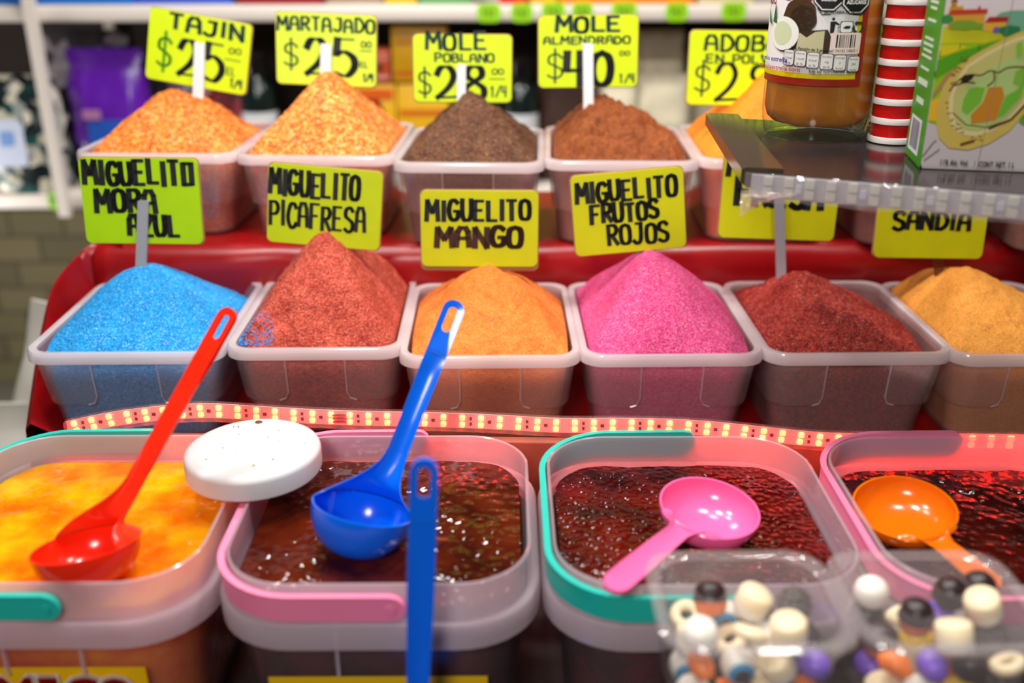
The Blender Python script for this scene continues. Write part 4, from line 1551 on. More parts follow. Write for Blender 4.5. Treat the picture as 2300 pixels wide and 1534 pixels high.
DESC = dict(eye='eyeball gummy with a blue ring', ball_white='round white gummy', ball_dark='round dark gummy', berry='grey sugared berry gummy', two_tone='dark and orange round gummy',
            drum='white drum shaped gummy', ring='cream ring gummy', yellow='yellow gummy', purple='purple gummy', orange='orange gummy', red='red gummy')
protos = {k: candy(k) for k in DESC}
used = set()
front_seq = [['orange', 'eye', 'drum', 'purple', 'yellow'], ['orange', 'purple', 'ball_dark', 'ring', 'drum']]
top_seq = [[('two_tone', -.018, .012), ('drum', .006, .008), ('berry', .030, .006), ('ball_white', -.030, -.020), ('ring', -.002, -.020), ('drum', .020, -.018)],
           [('ball_white', -.030, .018), ('ball_dark', .016, .016), ('two_tone', -.012, -.004), ('drum', .002, -.022), ('drum', .030, .004), ('ball_dark', .036, .022)]]
kinds = list(DESC)
for ci, (lab, cx, cyy) in enumerate(cups):
    cup(lab, cx, cyy)
    side = ('in the clear cup before the teal-handled tub', 'in the clear cup before the orange spoon')[ci]
    spots = []
    for lay in range(2):
        for i in range(4):
            for j in range(3):
                z = RISE + 0.0135 + lay * 0.0195
                x = (i - 1.5) * 0.0213 + (0.003 if lay else 0)
                y = (j - 1) * 0.0222 - (0.001 if lay else 0)
                k = front_seq[ci][i] if (j == 0 and lay == 1) else rnd.choice(kinds)
                spots.append((k, x, y, z))
    for k, x, y in top_seq[ci]:
        spots.append((k, x, y, RISE + 0.0520))
    for k, x, y, z in spots:
        o = protos[k] if k not in used else dup(protos[k])
        used.add(k)
        o.location = (cx + x, cyy + y, z)
        o.rotation_euler = (0, 0, 0) if k == 'eye' else (rnd.uniform(-.4, .4), rnd.uniform(-.5, .5), rnd.uniform(0, 6))
        tag(o, DESC[k] + ' ' + side, 'candy', DESC[k] + ' ' + side)
for k in DESC:
    if k not in used:
        for ch in list(protos[k].children):
            bpy.data.objects.remove(ch)
        bpy.data.objects.remove(protos[k])

# ------------------------------------------------------------------ metal shelf at upper right
ZS = CAMZ - 0.158
FL, FR = P(1690, 387, z=ZS), P(2300, 436, z=ZS)
BL = P(1604, 262, z=ZS)
ex = (FR - FL).normalized()
FR2 = FL + ex * 0.62
BR2 = BL + ex * 0.62
print('SHELF', FL, FR, BL)
t = thing('metal_shelf', 'dark glossy shelf edged with an unlit LED strip', 'shelf', (FL.x, FL.y, ZS - 0.02))
o0 = Vector(t.location)
mb = MB()
q = [FL, FR2, BR2, BL]
mb.loft([[Vector((p.x, p.y, ZS - 0.012)) - o0 for p in q], [Vector((p.x, p.y, ZS)) - o0 for p in q]])
mb.build('deck', mat('dark_glossy_deck', (42, 34, 36), 0.12, 0.6), t)
# raised lip along the left end
d = (BL - FL)
side = Vector((-d.y, d.x, 0)).normalized()
if side.x > 0:
    side = -side
mb = MB()
prof = [(0.0, 0.0005), (0.020, 0.001), (0.023, 0.000), (0.023, -0.010), (0.019, -0.014), (-0.0, -0.0122)]
mb.loft([[Vector((p.x, p.y, ZS)) - side * 0.022 + side * a * 1.3 + Vector((0, 0, zz + 0.0025)) - o0 for a, zz in prof] for p in (FL - d * 0.0, FL + d * .33, FL + d * .66, BL)])
mb.build('end_lip', mat('bronze_trim', (118, 98, 80), 0.15, 0.6, 0.7), t)
nrmf = Vector((ex.y, -ex.x, 0))
if nrmf.y > 0:
    nrmf = -nrmf
mb = MB()
hs_ = 0.017
for a, b, m_ in ((0.0004, 0.0022, mat('grey_ribbon', (168, 162, 164), 0.45)),):
    mb.loft([[p + nrmf * yy + Vector((0, 0, zz)) - o0 for yy, zz in ((a, -hs_), (b, -hs_), (b, -0.001), (a, -0.001))] for p in (FL, FR2)], m_)
for i in range(42):
    p = FL + ex * (0.012 + i * 0.0145) - o0
    for zz in (-0.0048, -0.0125):
        e = 0.0032
        c_ = p + nrmf * 0.0028 + Vector((0, 0, zz))
        mb.loft([[c_ + ex * x + Vector((0, 0, z)) - nrmf * 0.0006 for x, z in rrect(e, e, 0.001, 2)], [c_ + ex * x + Vector((0, 0, z)) + nrmf * 0.0008 for x, z in rrect(e, e, 0.001, 2)]], mat('unlit_led', (196, 190, 180), 0.35))
    if i % 3 == 1:
        c_ = p + ex * 0.007 + nrmf * 0.0026 + Vector((0, 0, -0.009))
        mb.loft([[c_ + ex * x + Vector((0, 0, z)) for x, z in rrect(0.0022, 0.003, 0.0006, 2)], [c_ + ex * x + Vector((0, 0, z)) + nrmf * 0.0008 for x, z in rrect(0.0022, 0.003, 0.0006, 2)]], mat('pale_chip', (190, 186, 196), 0.4))
mb.build('unlit_led_strip', None, t)
mb = MB()


def tape(u, v):
    p = FL + ex * (-0.004 + u * 0.60)
    w = noise.noise(Vector((u * 70, v * 4, 3))) * 0.0016
    return p + nrmf * (0.0052 + w + 0.001 * math.sin(v * 3.1)) + Vector((0, 0, 0.001 - v * (hs_ + 0.003 + 0.002 * noise.noise(Vector((u * 40, 0, 9)))))) - o0


mb.grid(tape, 220, 8)
mb.build('clear_tape', plastic('clear_tape', (245, 242, 245), 0.16, 0.12, None, 0.4), t, 50)
mb = MB()


def rag(u, v):
    p = FL + ex * (-0.006 + 0.040 * u * (1 - v * 0.5))
    w = noise.noise(Vector((u * 6, v * 5, 1))) * 0.006
    return p + nrmf * (0.006 + w) + Vector((0, 0, -hs_ * .7 - 0.020 * v * (1 - 0.7 * u) + w * .4)) - o0


mb.grid(rag, 16, 12)
mb.build('torn_tape', plastic('torn_tape', (250, 236, 230), 0.38, 0.12, None, 0.4), t, 60)
mb = MB()
pp = FL + ex * 0.50 + d * 0.5 - o0
mb.box((pp.x, pp.y, (TABLE - o0.z + ZS - 0.012 - o0.z) / 2), (0.025, 0.025, ZS - 0.012 - TABLE))
mb.build('post', M_metal, t)

# ------------------------------------------------------------------ glass jar of habanero-coconut sauce
jc = P(1827, 302, z=ZS)
RJ = 118 * mpp(jc)
print('JAR', jc, RJ)
t = thing('sauce_jar', 'glass jar of orange-brown coconut sauce with a white label on the metal shelf', 'jar', (jc.x, jc.y, ZS + 0.0006))
HJ = 0.185
mb = MB()
prof = [(0.001, 0.004), (RJ * .55, 0.002), (RJ * .86, 0.0), (RJ * .93, 0.002), (RJ * .96, 0.010), (RJ * .985, 0.014), (RJ, 0.022), (RJ, HJ * .80), (RJ * .93, HJ * .88), (RJ * .72, HJ * .93), (RJ * .70, HJ)]
mb.lathe(prof, n=64, cap0=True)
mb.build('glass', plastic('jar_glass', (225, 240, 210), 0.03, 0.06, (245, 250, 238), 0.5), t)
mb = MB()
mb.lathe([(0.001, 0.012), (RJ * .80, 0.012), (RJ * .90, 0.016), (RJ * .955, 0.024), (RJ * .955, HJ * .8), (RJ * .88, HJ * .87), (0.001, HJ * .87)], n=64)
mb.build('sauce', sauce_mat('coconut_sauce', (176, 92, 10), (205, 120, 20), 0.05, 0.35, 60), t)
mb = MB()
mb.lathe([(RJ * .74, HJ - 0.012), (RJ * .76, HJ - 0.01), (RJ * .76, HJ + .004), (RJ * .7, HJ + .006), (0.001, HJ + .006)], n=48)
mb.build('lid', mat('gold_lid', (200, 170, 80), 0.3, metal=0.8), t)
th0 = math.atan2(jc.x - 0, jc.y - 0)         # direction from the camera


def jmap(u, v, dd):
    a = u / (RJ * 1000) - th0 * 1.0
    rr = RJ + 0.0006 + dd
    # u = 0 faces the camera, positive to the right
    return (rr * math.sin(a + 2 * th0 - th0 * 0 - th0 * 1.0 - 0), -rr * math.cos(a + 2 * th0 - th0 * 1.0), v / 1000)


def jl(px, py):
    """photo pixel on the label -> label millimetres"""
    cx = 1827 + (302 - py) * 0.117
    s_ = max(-0.97, min(0.97, (px - cx) / (118 + (302 - py) * 0.02)))
    th = math.asin(s_)
    k = 1 / (mpp(jc) * 1000) * math.cos(R(11))
    return (RJ * 1000 * th, (326 - 20 * (1 - math.cos(th)) - py) / k)


def jmap(u, v, dd):
    a = u / (RJ * 1000)
    rr = RJ + 0.0005 + dd
    f = Vector((-math.sin(th0), -math.cos(th0), 0))       # toward the camera
    rt = Vector((math.cos(th0), -math.sin(th0), 0))
    p = f * math.cos(a) * rr + rt * math.sin(a) * rr
    return (p.x, p.y, v / 1000)


pr = Print(jmap, 0.00006, 1.6)
ur, vb = jl(1920, 203)
vt = 140
ul = -RJ * 1000 * 1.9
pr.rect(ul, vb, ur, vt, (150, 32, 16), n=40)
pr.rect(ul, vb + 5.5, ur - 5.5, vt - 4, (222, 196, 14), n=40)
pr.rect(ul, vb + 9.5, ur - 9.0, vt - 8, (236, 232, 232), n=40)
# orange banner at the top
u0, v0 = jl(1830, 12)
for k in range(24):
    a, b = ul + (ur - ul) * k / 24, ul + (ur - ul) * (k + 1) / 24
    f = lambda u: v0 + 2.2 + max(0, (u - 2) / 40) ** 2 * 10 + max(0, (-20 - u) / 40) ** 2 * 4
    pr.poly([(a, f(a)), (b, f(b)), (b, vt), (a, vt)], (214, 92, 34), same=k > 0)
pr.text('NATURAL', *jl(1798, 6), 3.2, (240, 230, 220), bold=.15)
pr.text('HABANERO', jl(1738, 42)[0] - 4, jl(1740, 40)[1], 8.5, (140, 24, 20), w=30, bold=.3)
pr.text('Coco', *jl(1793, 41), 8.2, (140, 24, 20), w=26, bold=.4)
for dv in (0, 2, 4):
    pr.line([(jl(1735, 50)[0] - 8 + dv * 2, jl(1790, 48)[1] - dv * .6), (jl(1826, 48)[0] - dv * 3, jl(1790, 48)[1] - dv * .6)], 0.35, (30, 30, 30))
u, v = jl(1798, 72)
pr.ell(u, v, 14.5, 14.5, (74, 52, 30), wob=0.06)
pr.ell(u + 3, v - 2, 10.5, 11.0, (54, 38, 24), wob=0.08)
for k in range(26):
    a = rnd.uniform(0, 6.28)
    q = rnd.uniform(2, 13)
    pr.line([(u + q * math.cos(a), v + q * math.sin(a)), (u + q * math.cos(a) + 2.5, v + q * math.sin(a) + rnd.uniform(-1, 1))], 0.25, (104, 78, 48), same=k > 0)
u2, v2 = jl(1766, 103)
pr.ell(u2 + 2, v2 - 0.5, 15.5, 13.6, (50, 36, 24))
pr.ell(u2, v2, 14.6, 13, (236, 238, 228))
pr.ell(u2 - 1.5, v2, 10.0, 9.2, (206, 214, 176))
u3, v3 = jl(1826, 122)
pr.poly([(u3 - 12, v3 - 8), (u3 - 10, v3 + 8), (u3 - 2, v3 + 9), (u3 + 10, v3 + 10), (u3 + 14, v3 + 3), (u3 + 12, v3 - 9)], (60, 42, 26))
pr.poly([(u3 - 13, v3 - 8), (u3 - 11, v3 + 7), (u3 - 5, v3 + 3.5), (u3 + 1, v3 + 8), (u3 + 8, v3 + 9), (u3 + 8, v3 - 9)], (196, 190, 150))
# green leaf blades at the left of the coconut
for (xa, ya, xb, yb) in ((1740, 78, 1737, 44), (1749, 78, 1752, 38)):
    a, b = jl(xa, ya), jl(xb, yb)
    pr.poly([(a[0] - 3, a[1]), (b[0], b[1]), (a[0] + 3.2, a[1] - 1)], (30, 96, 54))
# warning octagons


def octagon(px, py, rr, lines):
    u, v = jl(px, py)
    for q, c in ((1.13, (16, 16, 16)), (1.03, (238, 236, 232)), (0.94, (16, 16, 16))):
        pr.poly([(u + rr * q * math.cos(R(22.5 + 45 * k)), v + rr * q * math.sin(R(22.5 + 45 * k))) for k in range(8)], c)
    for k, s_ in enumerate(lines):
        pr.text(s_, u, v + 0.9 - 4.6 * k, 2.7, (240, 238, 235), w=rr * (1.55 if k == 0 else (1.0 if len(s_) < 6 else 1.4)), bold=.22)


octagon(1859, 33, 10.8, ('EXCESO DE', 'SODIO'))
octagon(1913, 36, 10.8, ('EXCESO DE', 'AZUCARES'))
a, b = jl(1846, 61), jl(1922, 61)
mv = (a[1] + b[1]) / 2 - 0.5
pr.line([(a[0] - 4, mv + 3.4), (a[0], mv - 1.6), (b[0], mv - 1.6), (b[0] + 4, mv + 3.4)], 0.7, (16, 16, 16))
pr.text('SECRETARIA DE SALUD', (a[0] + b[0]) / 2, mv - 0.6, 2.0, (20, 20, 20), w=(b[0] - a[0]) * .92, bold=.1)
# recycling pictograms
u, v = jl(1868, 90)
pr.ell(u - 1, v + 5.6, 1.1, 1.1, (24, 24, 24))
pr.poly([(u - 2.6, v - 5), (u - 3, v + 3.6), (u + 1, v + 3.8), (u + 4, v + 1.6), (u + 3.6, v + 0.8), (u + .8, v + 1.8), (u + 0.2, v - 5)], (24, 24, 24))
pr.poly([(u + 2.6, v - 0.2), (u + 6.2, v - .2), (u + 5.4, v - 5), (u + 3.2, v - 5)], (24, 24, 24))
pr.poly([(u + 3.3, v - 0.9), (u + 5.5, v - .9), (u + 5.0, v - 4.4), (u + 3.6, v - 4.4)], (236, 232, 232))
u, v = jl(1892, 90)
for q, c in ((1, (40, 40, 40)), (.87, (236, 232, 232))):
    pr.poly([(u + x, v + y) for x, y in rrect(5.0 * q, 4.4 * q, 1.5, 4)], c)
pr.poly([(u - 3, v - .6), (u - .5, v + 1.0), (u + 3, v + .8), (u + 2.4, v - 1.2), (u - .5, v - 1.4)], (40, 40, 40))
u, v = jl(1914, 90)
for k in range(3):
    a = R(90 + 120 * k)
    ca, sa = math.cos(a), math.sin(a)
    rot_ = lambda x, y: (u + x * ca - y * sa, v + x * sa + y * ca)
    pr.poly([rot_(1.6, -3.6), rot_(4.6, -2.6), rot_(4.6, 1.2), rot_(5.6, 1.2), rot_(3.4, 3.6), rot_(1.4, 1.2), rot_(2.6, 1.2), rot_(2.4, -1.4)], (24, 60, 36))
# bar code
a, b = jl(1858, 141), jl(1920, 101)
pr.poly([((a[0] + b[0]) / 2 + x, (a[1] + b[1]) / 2 + y) for x, y in rrect(abs(b[0] - a[0]) / 2, abs(b[1] - a[1]) / 2 + 1, 1.5, 3)], (236, 214, 205))
x = a[0] + 4
k = 0
while x < b[0] - 4:
    w = rnd.choice((.5, .5, .8, 1.2))
    pr.rect(x, a[1] + 4, x + w, b[1] - .5, (22, 22, 22), same=k > 0)
    k = 1
    x += w + rnd.choice((.5, .6, 1.0))
pr.text('0 74143 14805 1', (a[0] + b[0]) / 2, a[1] + .6, 2.2, (40, 30, 30), w=(b[0] - a[0]) * .85)
pr.text('Una Porción de 3 gramos', *jl(1822, 138), 2.2, (28, 28, 28), w=30, bold=.1, rot=-0.04)
for k, (px, py) in enumerate(((1780, 151), (1803, 153), (1827, 156), (1853, 158), (1877, 159), (1902, 160))):
    u, v = jl(px, py)
    w = 4.6
    for q, c in ((0, (30, 30, 30)), (.45, (226, 222, 216))):
        pr.poly([(u + x, v + y) for x, y in rrect(w - q, 6.2 - q, 1.6, 3)], c)
    if k < 4:
        pr.line([(u - w, v - 2.2), (u + w, v - 2.2)], .4, (30, 30, 30))
    top, mid, bot = (('Grasa', '3 kcal', '0 %'), ('Otras', '1 kcal', '0 %'), ('Azucares', '0 kcal', '0 %'), ('Sodio', 'mg', '20 %'), ('Energia', '3', 'kcal'), ('Energia', '390', 'kcal'))[k]
    pr.text(top, u, v + 3.2, 1.3, (30, 30, 30), w=6.6)
    pr.text(mid, u, v - 0.9, 1.6, (30, 30, 30), w=5.5 if len(mid) > 3 else None)
    pr.text(bot, u, v - 5.0, 1.7, (30, 30, 30), w=4.8)
pr.text('%de los nutrimentos diarios', *jl(1864, 180), 2.3, (28, 28, 28), w=34, bold=.1)
pr.text('del mio estrella', jl(1752, 155)[0] - 3, jl(1752, 157)[1], 3.6, (40, 40, 150), w=34, bold=.2)
pr.text('www.salsaestrella.com', jl(1758, 174)[0] - 3, jl(1758, 175)[1], 3.5, (190, 44, 22), w=46, bold=.15)
o = pr.build('label', t)
o['label'] = 'white printed label with red and yellow border'

# ------------------------------------------------------------------ stack of red tubs with white rims
sc = P(1999, 318, z=ZS)
rs = 51 * mpp(sc)
hs1 = 0.0150
ordn = ['lowest', 'second lowest', 'third from below', 'fourth from below', 'fifth from below', 'sixth from below', 'seventh from below', 'eighth from below', 'ninth from below', 'topmost']
M_redtub = mat('red_shiny_wrap', (196, 22, 20), 0.15, 0.5, bump=0.4, bump_scale=140)
pt = None
for k in range(10):
    lab = ordn[k] + ' red tub with a white rim in the stack between jar and carton'
    if pt is None:
        pt = thing('red_tub', lab, 'tub', (sc.x, sc.y, ZS + 0.0005), (0, 0, 0), 'stacked red tubs')
        mb = MB()
        mb.lathe([(0.001, 0.003), (rs * .90, 0.003), (rs * .90, hs1), (0.001, hs1)], n=48)
        mb.build('body', M_redtub, pt)
        mb = MB()
        mb.lathe([(rs * .90, 0.0002), (rs * .98, 0.0004), (rs, 0.0025), (rs * .98, 0.0048), (rs * .90, 0.0052)], n=48)
        mb.build('rim', mat('white_rim', (232, 226, 220), 0.3), pt)
        q = pt
    else:
        q = dup(pt)
        q.location = (sc.x, sc.y, ZS + 0.0005 + k * (hs1 + 0.0003))
        q['label'] = lab

# ------------------------------------------------------------------ carton
A, B, Cc = P(2066, 381, z=ZS), P(2294, 403, z=ZS), P(2022, 353, z=ZS)
exx = Vector((math.cos(R(-11)), math.sin(R(-11)), 0))
W = 228 * mpp(A) / abs(exx.dot(RT))
eyy = Vector((-exx.y, exx.x, 0))
Dc = 0.058
print('CARTON', A, B, Cc, 'W', W, 'D', Dc, (Cc - A).dot(exx))
HC = 0.24
t = thing('wine_carton', 'white carton painted with a cut gourd and a village on the metal shelf', 'carton', (A.x, A.y, ZS + 0.0006), (0, 0, math.atan2(exx.y, exx.x)))
mb = MB()
# tapered foot like a folded brick pack
pts = lambda ins: [(ins, ins), (W - ins, ins), (W - ins, Dc - ins), (ins, Dc - ins)]
mb.loft([[(x, y, z) for x, y in pts(i)] for z, i in ((0, 0.002), (0.004, 0.0), (HC - 0.003, 0.0), (HC, 0.002))])
mb.build('box', mat('carton_white', (226, 214, 214), 0.35, 0.5), t)
Wm = W * 1000
kx = 228 / Wm


def cl(px, py):
    xl = 2066 + (381 - py) * 0.056
    wd = 228 * (1 + (381 - py) / 381 * 0.06)
    u = (px - xl) / wd * Wm
    f = (px - xl) / wd
    v = (381 + 23 * f - py) / (228 / Wm) / math.cos(R(13)) / (1 + (381 - py) / 381 * 0.03)
    return (u, v)


pr = Print(lambda u, v, d: (u / 1000, -0.0002 - d, v / 1000), 0.00008)
CLP = lambda pts: [(max(0.3, min(Wm - .3, u)), v) for u, v in [cl(*p) for p in pts]]
pr.poly(CLP([(2190, 70), (2200, 62), (2225, 60), (2260, 63), (2310, 72), (2310, 130), (2180, 130)]), (112, 170, 138))
pr.poly(CLP([(2075, 80), (2130, 84), (2190, 98), (2240, 112), (2310, 112), (2310, 300), (2260, 290), (2220, 270), (2100, 290), (2060, 280), (2063, 200)]), (150, 190, 20))
pr.poly(CLP([(2078, 82), (2130, 88), (2200, 105), (2230, 114), (2170, 122), (2120, 118), (2078, 116)]), (206, 204, 30))
pr.poly(CLP([(2072, 150), (2110, 140), (2160, 128), (2210, 118), (2190, 135), (2130, 160), (2075, 190)]), (84, 160, 24))
pr.poly(CLP([(2076, 118), (2120, 120), (2140, 128), (2100, 140), (2074, 142)]), (214, 200, 24))
pr.poly(CLP([(2064, 235), (2100, 225), (2092, 280), (2060, 275)]), (236, 178, 30))
pr.poly(CLP([(2275, 250), (2310, 240), (2310, 305), (2280, 310), (2258, 295)]), (110, 170, 60))
# village
pr.poly(CLP([(2093, 60), (2093, 42), (2122, 42), (2122, 58)]), (212, 150, 40))
pr.poly(CLP([(2096, 42), (2096, 30), (2108, 30), (2108, 42)]), (190, 130, 50))
pr.poly(CLP([(2093, 31), (2102, 24), (2111, 31)]), (110, 60, 40))
pr.poly(CLP([(2093, 88), (2093, 58), (2168, 62), (2168, 90)]), (214, 158, 52))
pr.poly(CLP([(2090, 58), (2098, 48), (2172, 52), (2172, 62)]), (196, 60, 34))
pr.poly(CLP([(2152, 54), (2152, 45), (2157, 45), (2157, 54)]), (196, 60, 34))
pr.poly(CLP([(2169, 98), (2169, 78), (2212, 80), (2208, 104)]), (226, 170, 40))
pr.poly(CLP([(2168, 80), (2176, 69), (2216, 72), (2214, 82)]), (170, 36, 30))
pr.ell(*cl(2193, 97), 2.2, 2.2, (110, 90, 180))
pr.ell(*cl(2220, 101), 7, 3.6, (36, 120, 70), wob=.15)
pr.ell(*cl(2130, 82), 11, 3.2, (120, 160, 40), wob=.15)
pr.ell(*cl(2090, 66), 4, 3, (60, 140, 70), wob=.15)
for px, py in ((2123, 118), (2162, 125), (2128, 145), (2077, 172), (2083, 130)):
    a = cl(px, py)
    pr.line([a, (a[0], a[1] - 4)], .5, (60, 90, 20))
# the cut gourd
out = [(2088, 280), (2086, 245), (2096, 205), (2120, 165), (2160, 140), (2205, 118), (2235, 106), (2262, 100), (2280, 95), (2283, 108), (2288, 150), (2294, 185), (2290, 225), (2270, 270), (2240, 310), (2200, 335), (2160, 345), (2120, 338), (2098, 315)]
pr.poly(CLP([(2060, 218), (2100, 180), (2150, 145), (2200, 125), (2170, 150), (2110, 190), (2070, 230)]), (176, 130, 84))
pr.poly(CLP(out), (206, 180, 84))
cxg = (2190, 225)
inn = lambda f, dx=0, dy=0: [(cxg[0] + (p[0] - cxg[0]) * f + dx, cxg[1] + (p[1] - cxg[1]) * f + dy) for p in out]
pr.poly(CLP(inn(.84, 8, -10)), (222, 206, 150))
pr.poly(CLP(inn(.76, 8, -10)), (196, 190, 110))
pr.poly(CLP(inn(.60, 6, 6)), (176, 200, 120))
pr.poly(CLP([(2150, 215), (2165, 212), (2182, 215), (2175, 245), (2150, 270), (2138, 260), (2140, 235)]), (120, 180, 50))
pr.poly(CLP([(2188, 215), (2215, 215), (2222, 235), (2210, 285), (2160, 290), (2158, 270), (2180, 245)]), (200, 130, 34))
pr.poly(CLP([(2225, 235), (2245, 225), (2262, 200), (2255, 240), (2225, 275), (2210, 282)]), (110, 180, 50))
pr.poly(CLP([(2240, 185), (2255, 178), (2268, 195), (2250, 215), (2236, 210)]), (126, 180, 60))
pr.poly(CLP([(2235, 130), (2246, 122), (2250, 150), (2238, 160)]), (130, 185, 60))
for pts_ in ([(2110, 215), (2125, 195), (2148, 185), (2170, 188), (2188, 180), (2205, 186)], [(2195, 180), (2198, 200), (2185, 212)], [(2205, 186), (2225, 176), (2260, 178)], [(2118, 205), (2140, 200), (2160, 203)]):
    pr.line([cl(*p) for p in smooth_pts([(float(a), float(b)) for a, b in pts_], 4)], 1.1, (110, 62, 30))
pr.ell(*cl(2142, 192), 4.4, 2.6, (40, 26, 16), rot=.5, wob=.2)
for k in range(34):
    a = rnd.uniform(2.2, 4.6)
    f = rnd.uniform(.86, .97)
    px, py = cxg[0] + 95 * f * math.cos(a), cxg[1] + 105 * f * -math.sin(a) * 1.0
    if px < 2090 or py > 340:
        continue
    u, v = cl(px, py)
    pr.line([(u, v), (u + rnd.uniform(1, 3), v + rnd.uniform(-1.6, 1.6))], .5, (120, 76, 30), same=k > 0)
pr.line([cl(*p) for p in ((2120, 262), (2150, 290), (2190, 298), (2240, 285), (2270, 250), (2285, 220))], .7, (130, 84, 40))
pr.line([cl(*p) for p in ((2196, 302), (2240, 285), (2275, 245))], 1.6, (90, 52, 30))
pr.line([cl(*p) for p in ((2142, 332), (2170, 325))], 2, (110, 66, 30))
pr.line([cl(*p) for p in ((2066, 352), (2086, 322), (2092, 318))], .6, (120, 96, 70))
pr.line([cl(*p) for p in ((2070, 360), (2100, 338))], .6, (120, 96, 70))
pr.line([(cl(2180, 388)[0], 1), (cl(2236, 0)[0], HC * 1000 - 2)], .35, (150, 126, 120))
pr.text('11% Alc. Vol.', cl(2132, 386)[0], 4.5, 3.6, (30, 30, 30), w=19, bold=.15)
pr.line([(cl(2174, 386)[0], 4), (cl(2174, 386)[0], 8.5)], .3, (60, 60, 60))
pr.text('CONT. NET. 1 L', cl(2218, 390)[0], 4.0, 3.8, (30, 30, 30), w=24, bold=.15)
o = pr.build('front_print', t)
pr = Print(lambda u, v, d: (-0.0002 - d, Dc - u / 1000, v / 1000), 0.00008)
Dm = Dc * 1000
pr.rect(0.2, 0.5, Dm - .2, HC * 1000 - .5, (56, 142, 26))
pr.rect(Dm * .12, 6, Dm * .74, 32, (232, 228, 232))
x = Dm * .2
k = 0
while x < Dm * .66:
    w = rnd.choice((.7, .9, 1.5))
    pr.rect(x, 9, x + w, 30, (70, 66, 90), same=k > 0)
    k = 1
    x += w + rnd.choice((.7, 1.0))
v = 42
k = 0
while v < HC * 1000 - 8:
    hgt = 2.0 if v > 60 else 4.5
    if rnd.random() < .82:
        w = Dm * rnd.uniform(.35, .6)
        cxm = Dm * .45
        pr.rect(cxm - w / 2, v, cxm + w / 2, v + hgt, (206, 224, 196), same=k > 0)
        k = 1
    v += hgt + 2.2
pr.build('side_print', t)

# ------------------------------------------------------------------ rack with goods at the back
YR = 2.1
zt0, zt1 = P(700, 12, Y=YR).z, P(700, 48, Y=YR).z
zb0, zb1 = P(700, 432, Y=YR).z, P(700, 464, Y=YR).z
print('RACK', zt0, zt1, zb0, zb1)
M_shelfw = mat('cream_shelf_paint', (222, 212, 202), 0.4, 0.5)
XA, XB = P(0, 200, Y=YR).x - 0.9, P(2300, 200, Y=YR).x + 0.4
t = thing('storage_rack', 'cream metal rack of packaged goods behind the stall', 'rack', ((XA + XB) / 2, YR + 0.2, 0))
for zt, zz in ((zt0, zt0 - zt1), (zb0, zb0 - zb1)):
    mb = MB()
    mb.rbox((0, 0, zt - zz / 2), (XB - XA, 0.42, zz), 0.004)
    mb.build('shelf_board', M_shelfw, t)
for xx in (XA + 0.05, P(90, 250, Y=YR - 0.06).x, XB - 0.05):
    mb = MB()
    y0 = -0.225 if xx != XA + 0.05 else -0.19
    zl = 0.0 if y0 != -0.225 else zb1 - 0.012
    mb.box((xx - t.location.x, y0, (2.0 + zl) / 2), (0.022, 0.018, 2.0 - zl))
    mb.build('post', M_shelfw, t)
    mb = MB()
    mb.box((xx - t.location.x, 0.19, 1.0), (0.022, 0.022, 2.0))
    mb.build('post', M_shelfw, t)
mb = MB()
mb.box((0, 0.22, (zb0 + zt1) / 2 + 0.3), (XB - XA, 0.01, 1.1))
mb.build('back_panel', mat('dark_rack_back', (40, 30, 26), 0.8), t)
# lime price tags clipped to the shelf edge
lime = mat('lime_tag', (150, 214, 6), 0.5)
for k, (px, py, w, lab) in enumerate(((1098, 29, 55, 'first lime oval tag on the upper shelf edge, above dark brown mole'), (1172, 29, 50, 'lime oval tag above the gap between the two mole signs'),
                                      (1243, 26, 54, 'lime oval tag above the left half of the $40 sign'), (1308, 26, 48, 'lime oval tag above the stick of the $40 sign'),
                                      (1402, 26, 58, 'lime oval tag above the right corner of the $40 sign'), (1520, 27, 52, 'lime oval tag above the pale sacks'), (1648, 26, 56, 'lime oval tag above the ADOBO sign'),
                                      (125, 452, 34, 'small lime tag on the lower shelf edge'))):
    p = P(px, py, Y=YR - 0.012)
    s_ = mpp(p)
    o = thing('price_tag', lab, 'price tag', p, (0, 0, 0), 'lime tags on the shelf edges')
    mb = MB()
    out = rrect(w * s_ / 2, 20 * s_, 14 * s_, 5)
    mb.loft([[(x, 0.0, z) for x, z in out], [(x, 0.0015, z) for x, z in out]])
    mb.build('card', lime, o)
    mb = MB()
    for q in range(3):
        hand_text(mb, '25'[q % 2], (-14 + 10 * q) * s_, -9 * s_, (-8 + 10 * q) * s_, 18 * s_, 2.2 * s_, M_ink_g, -0.0006)
    mb.build('lettering', None, o, smooth=0)
    mb = MB()
    mb.box((0, 0.0065, 0), (0.012, 0.011, 0.012))
    mb.build('clip', M_white, o)


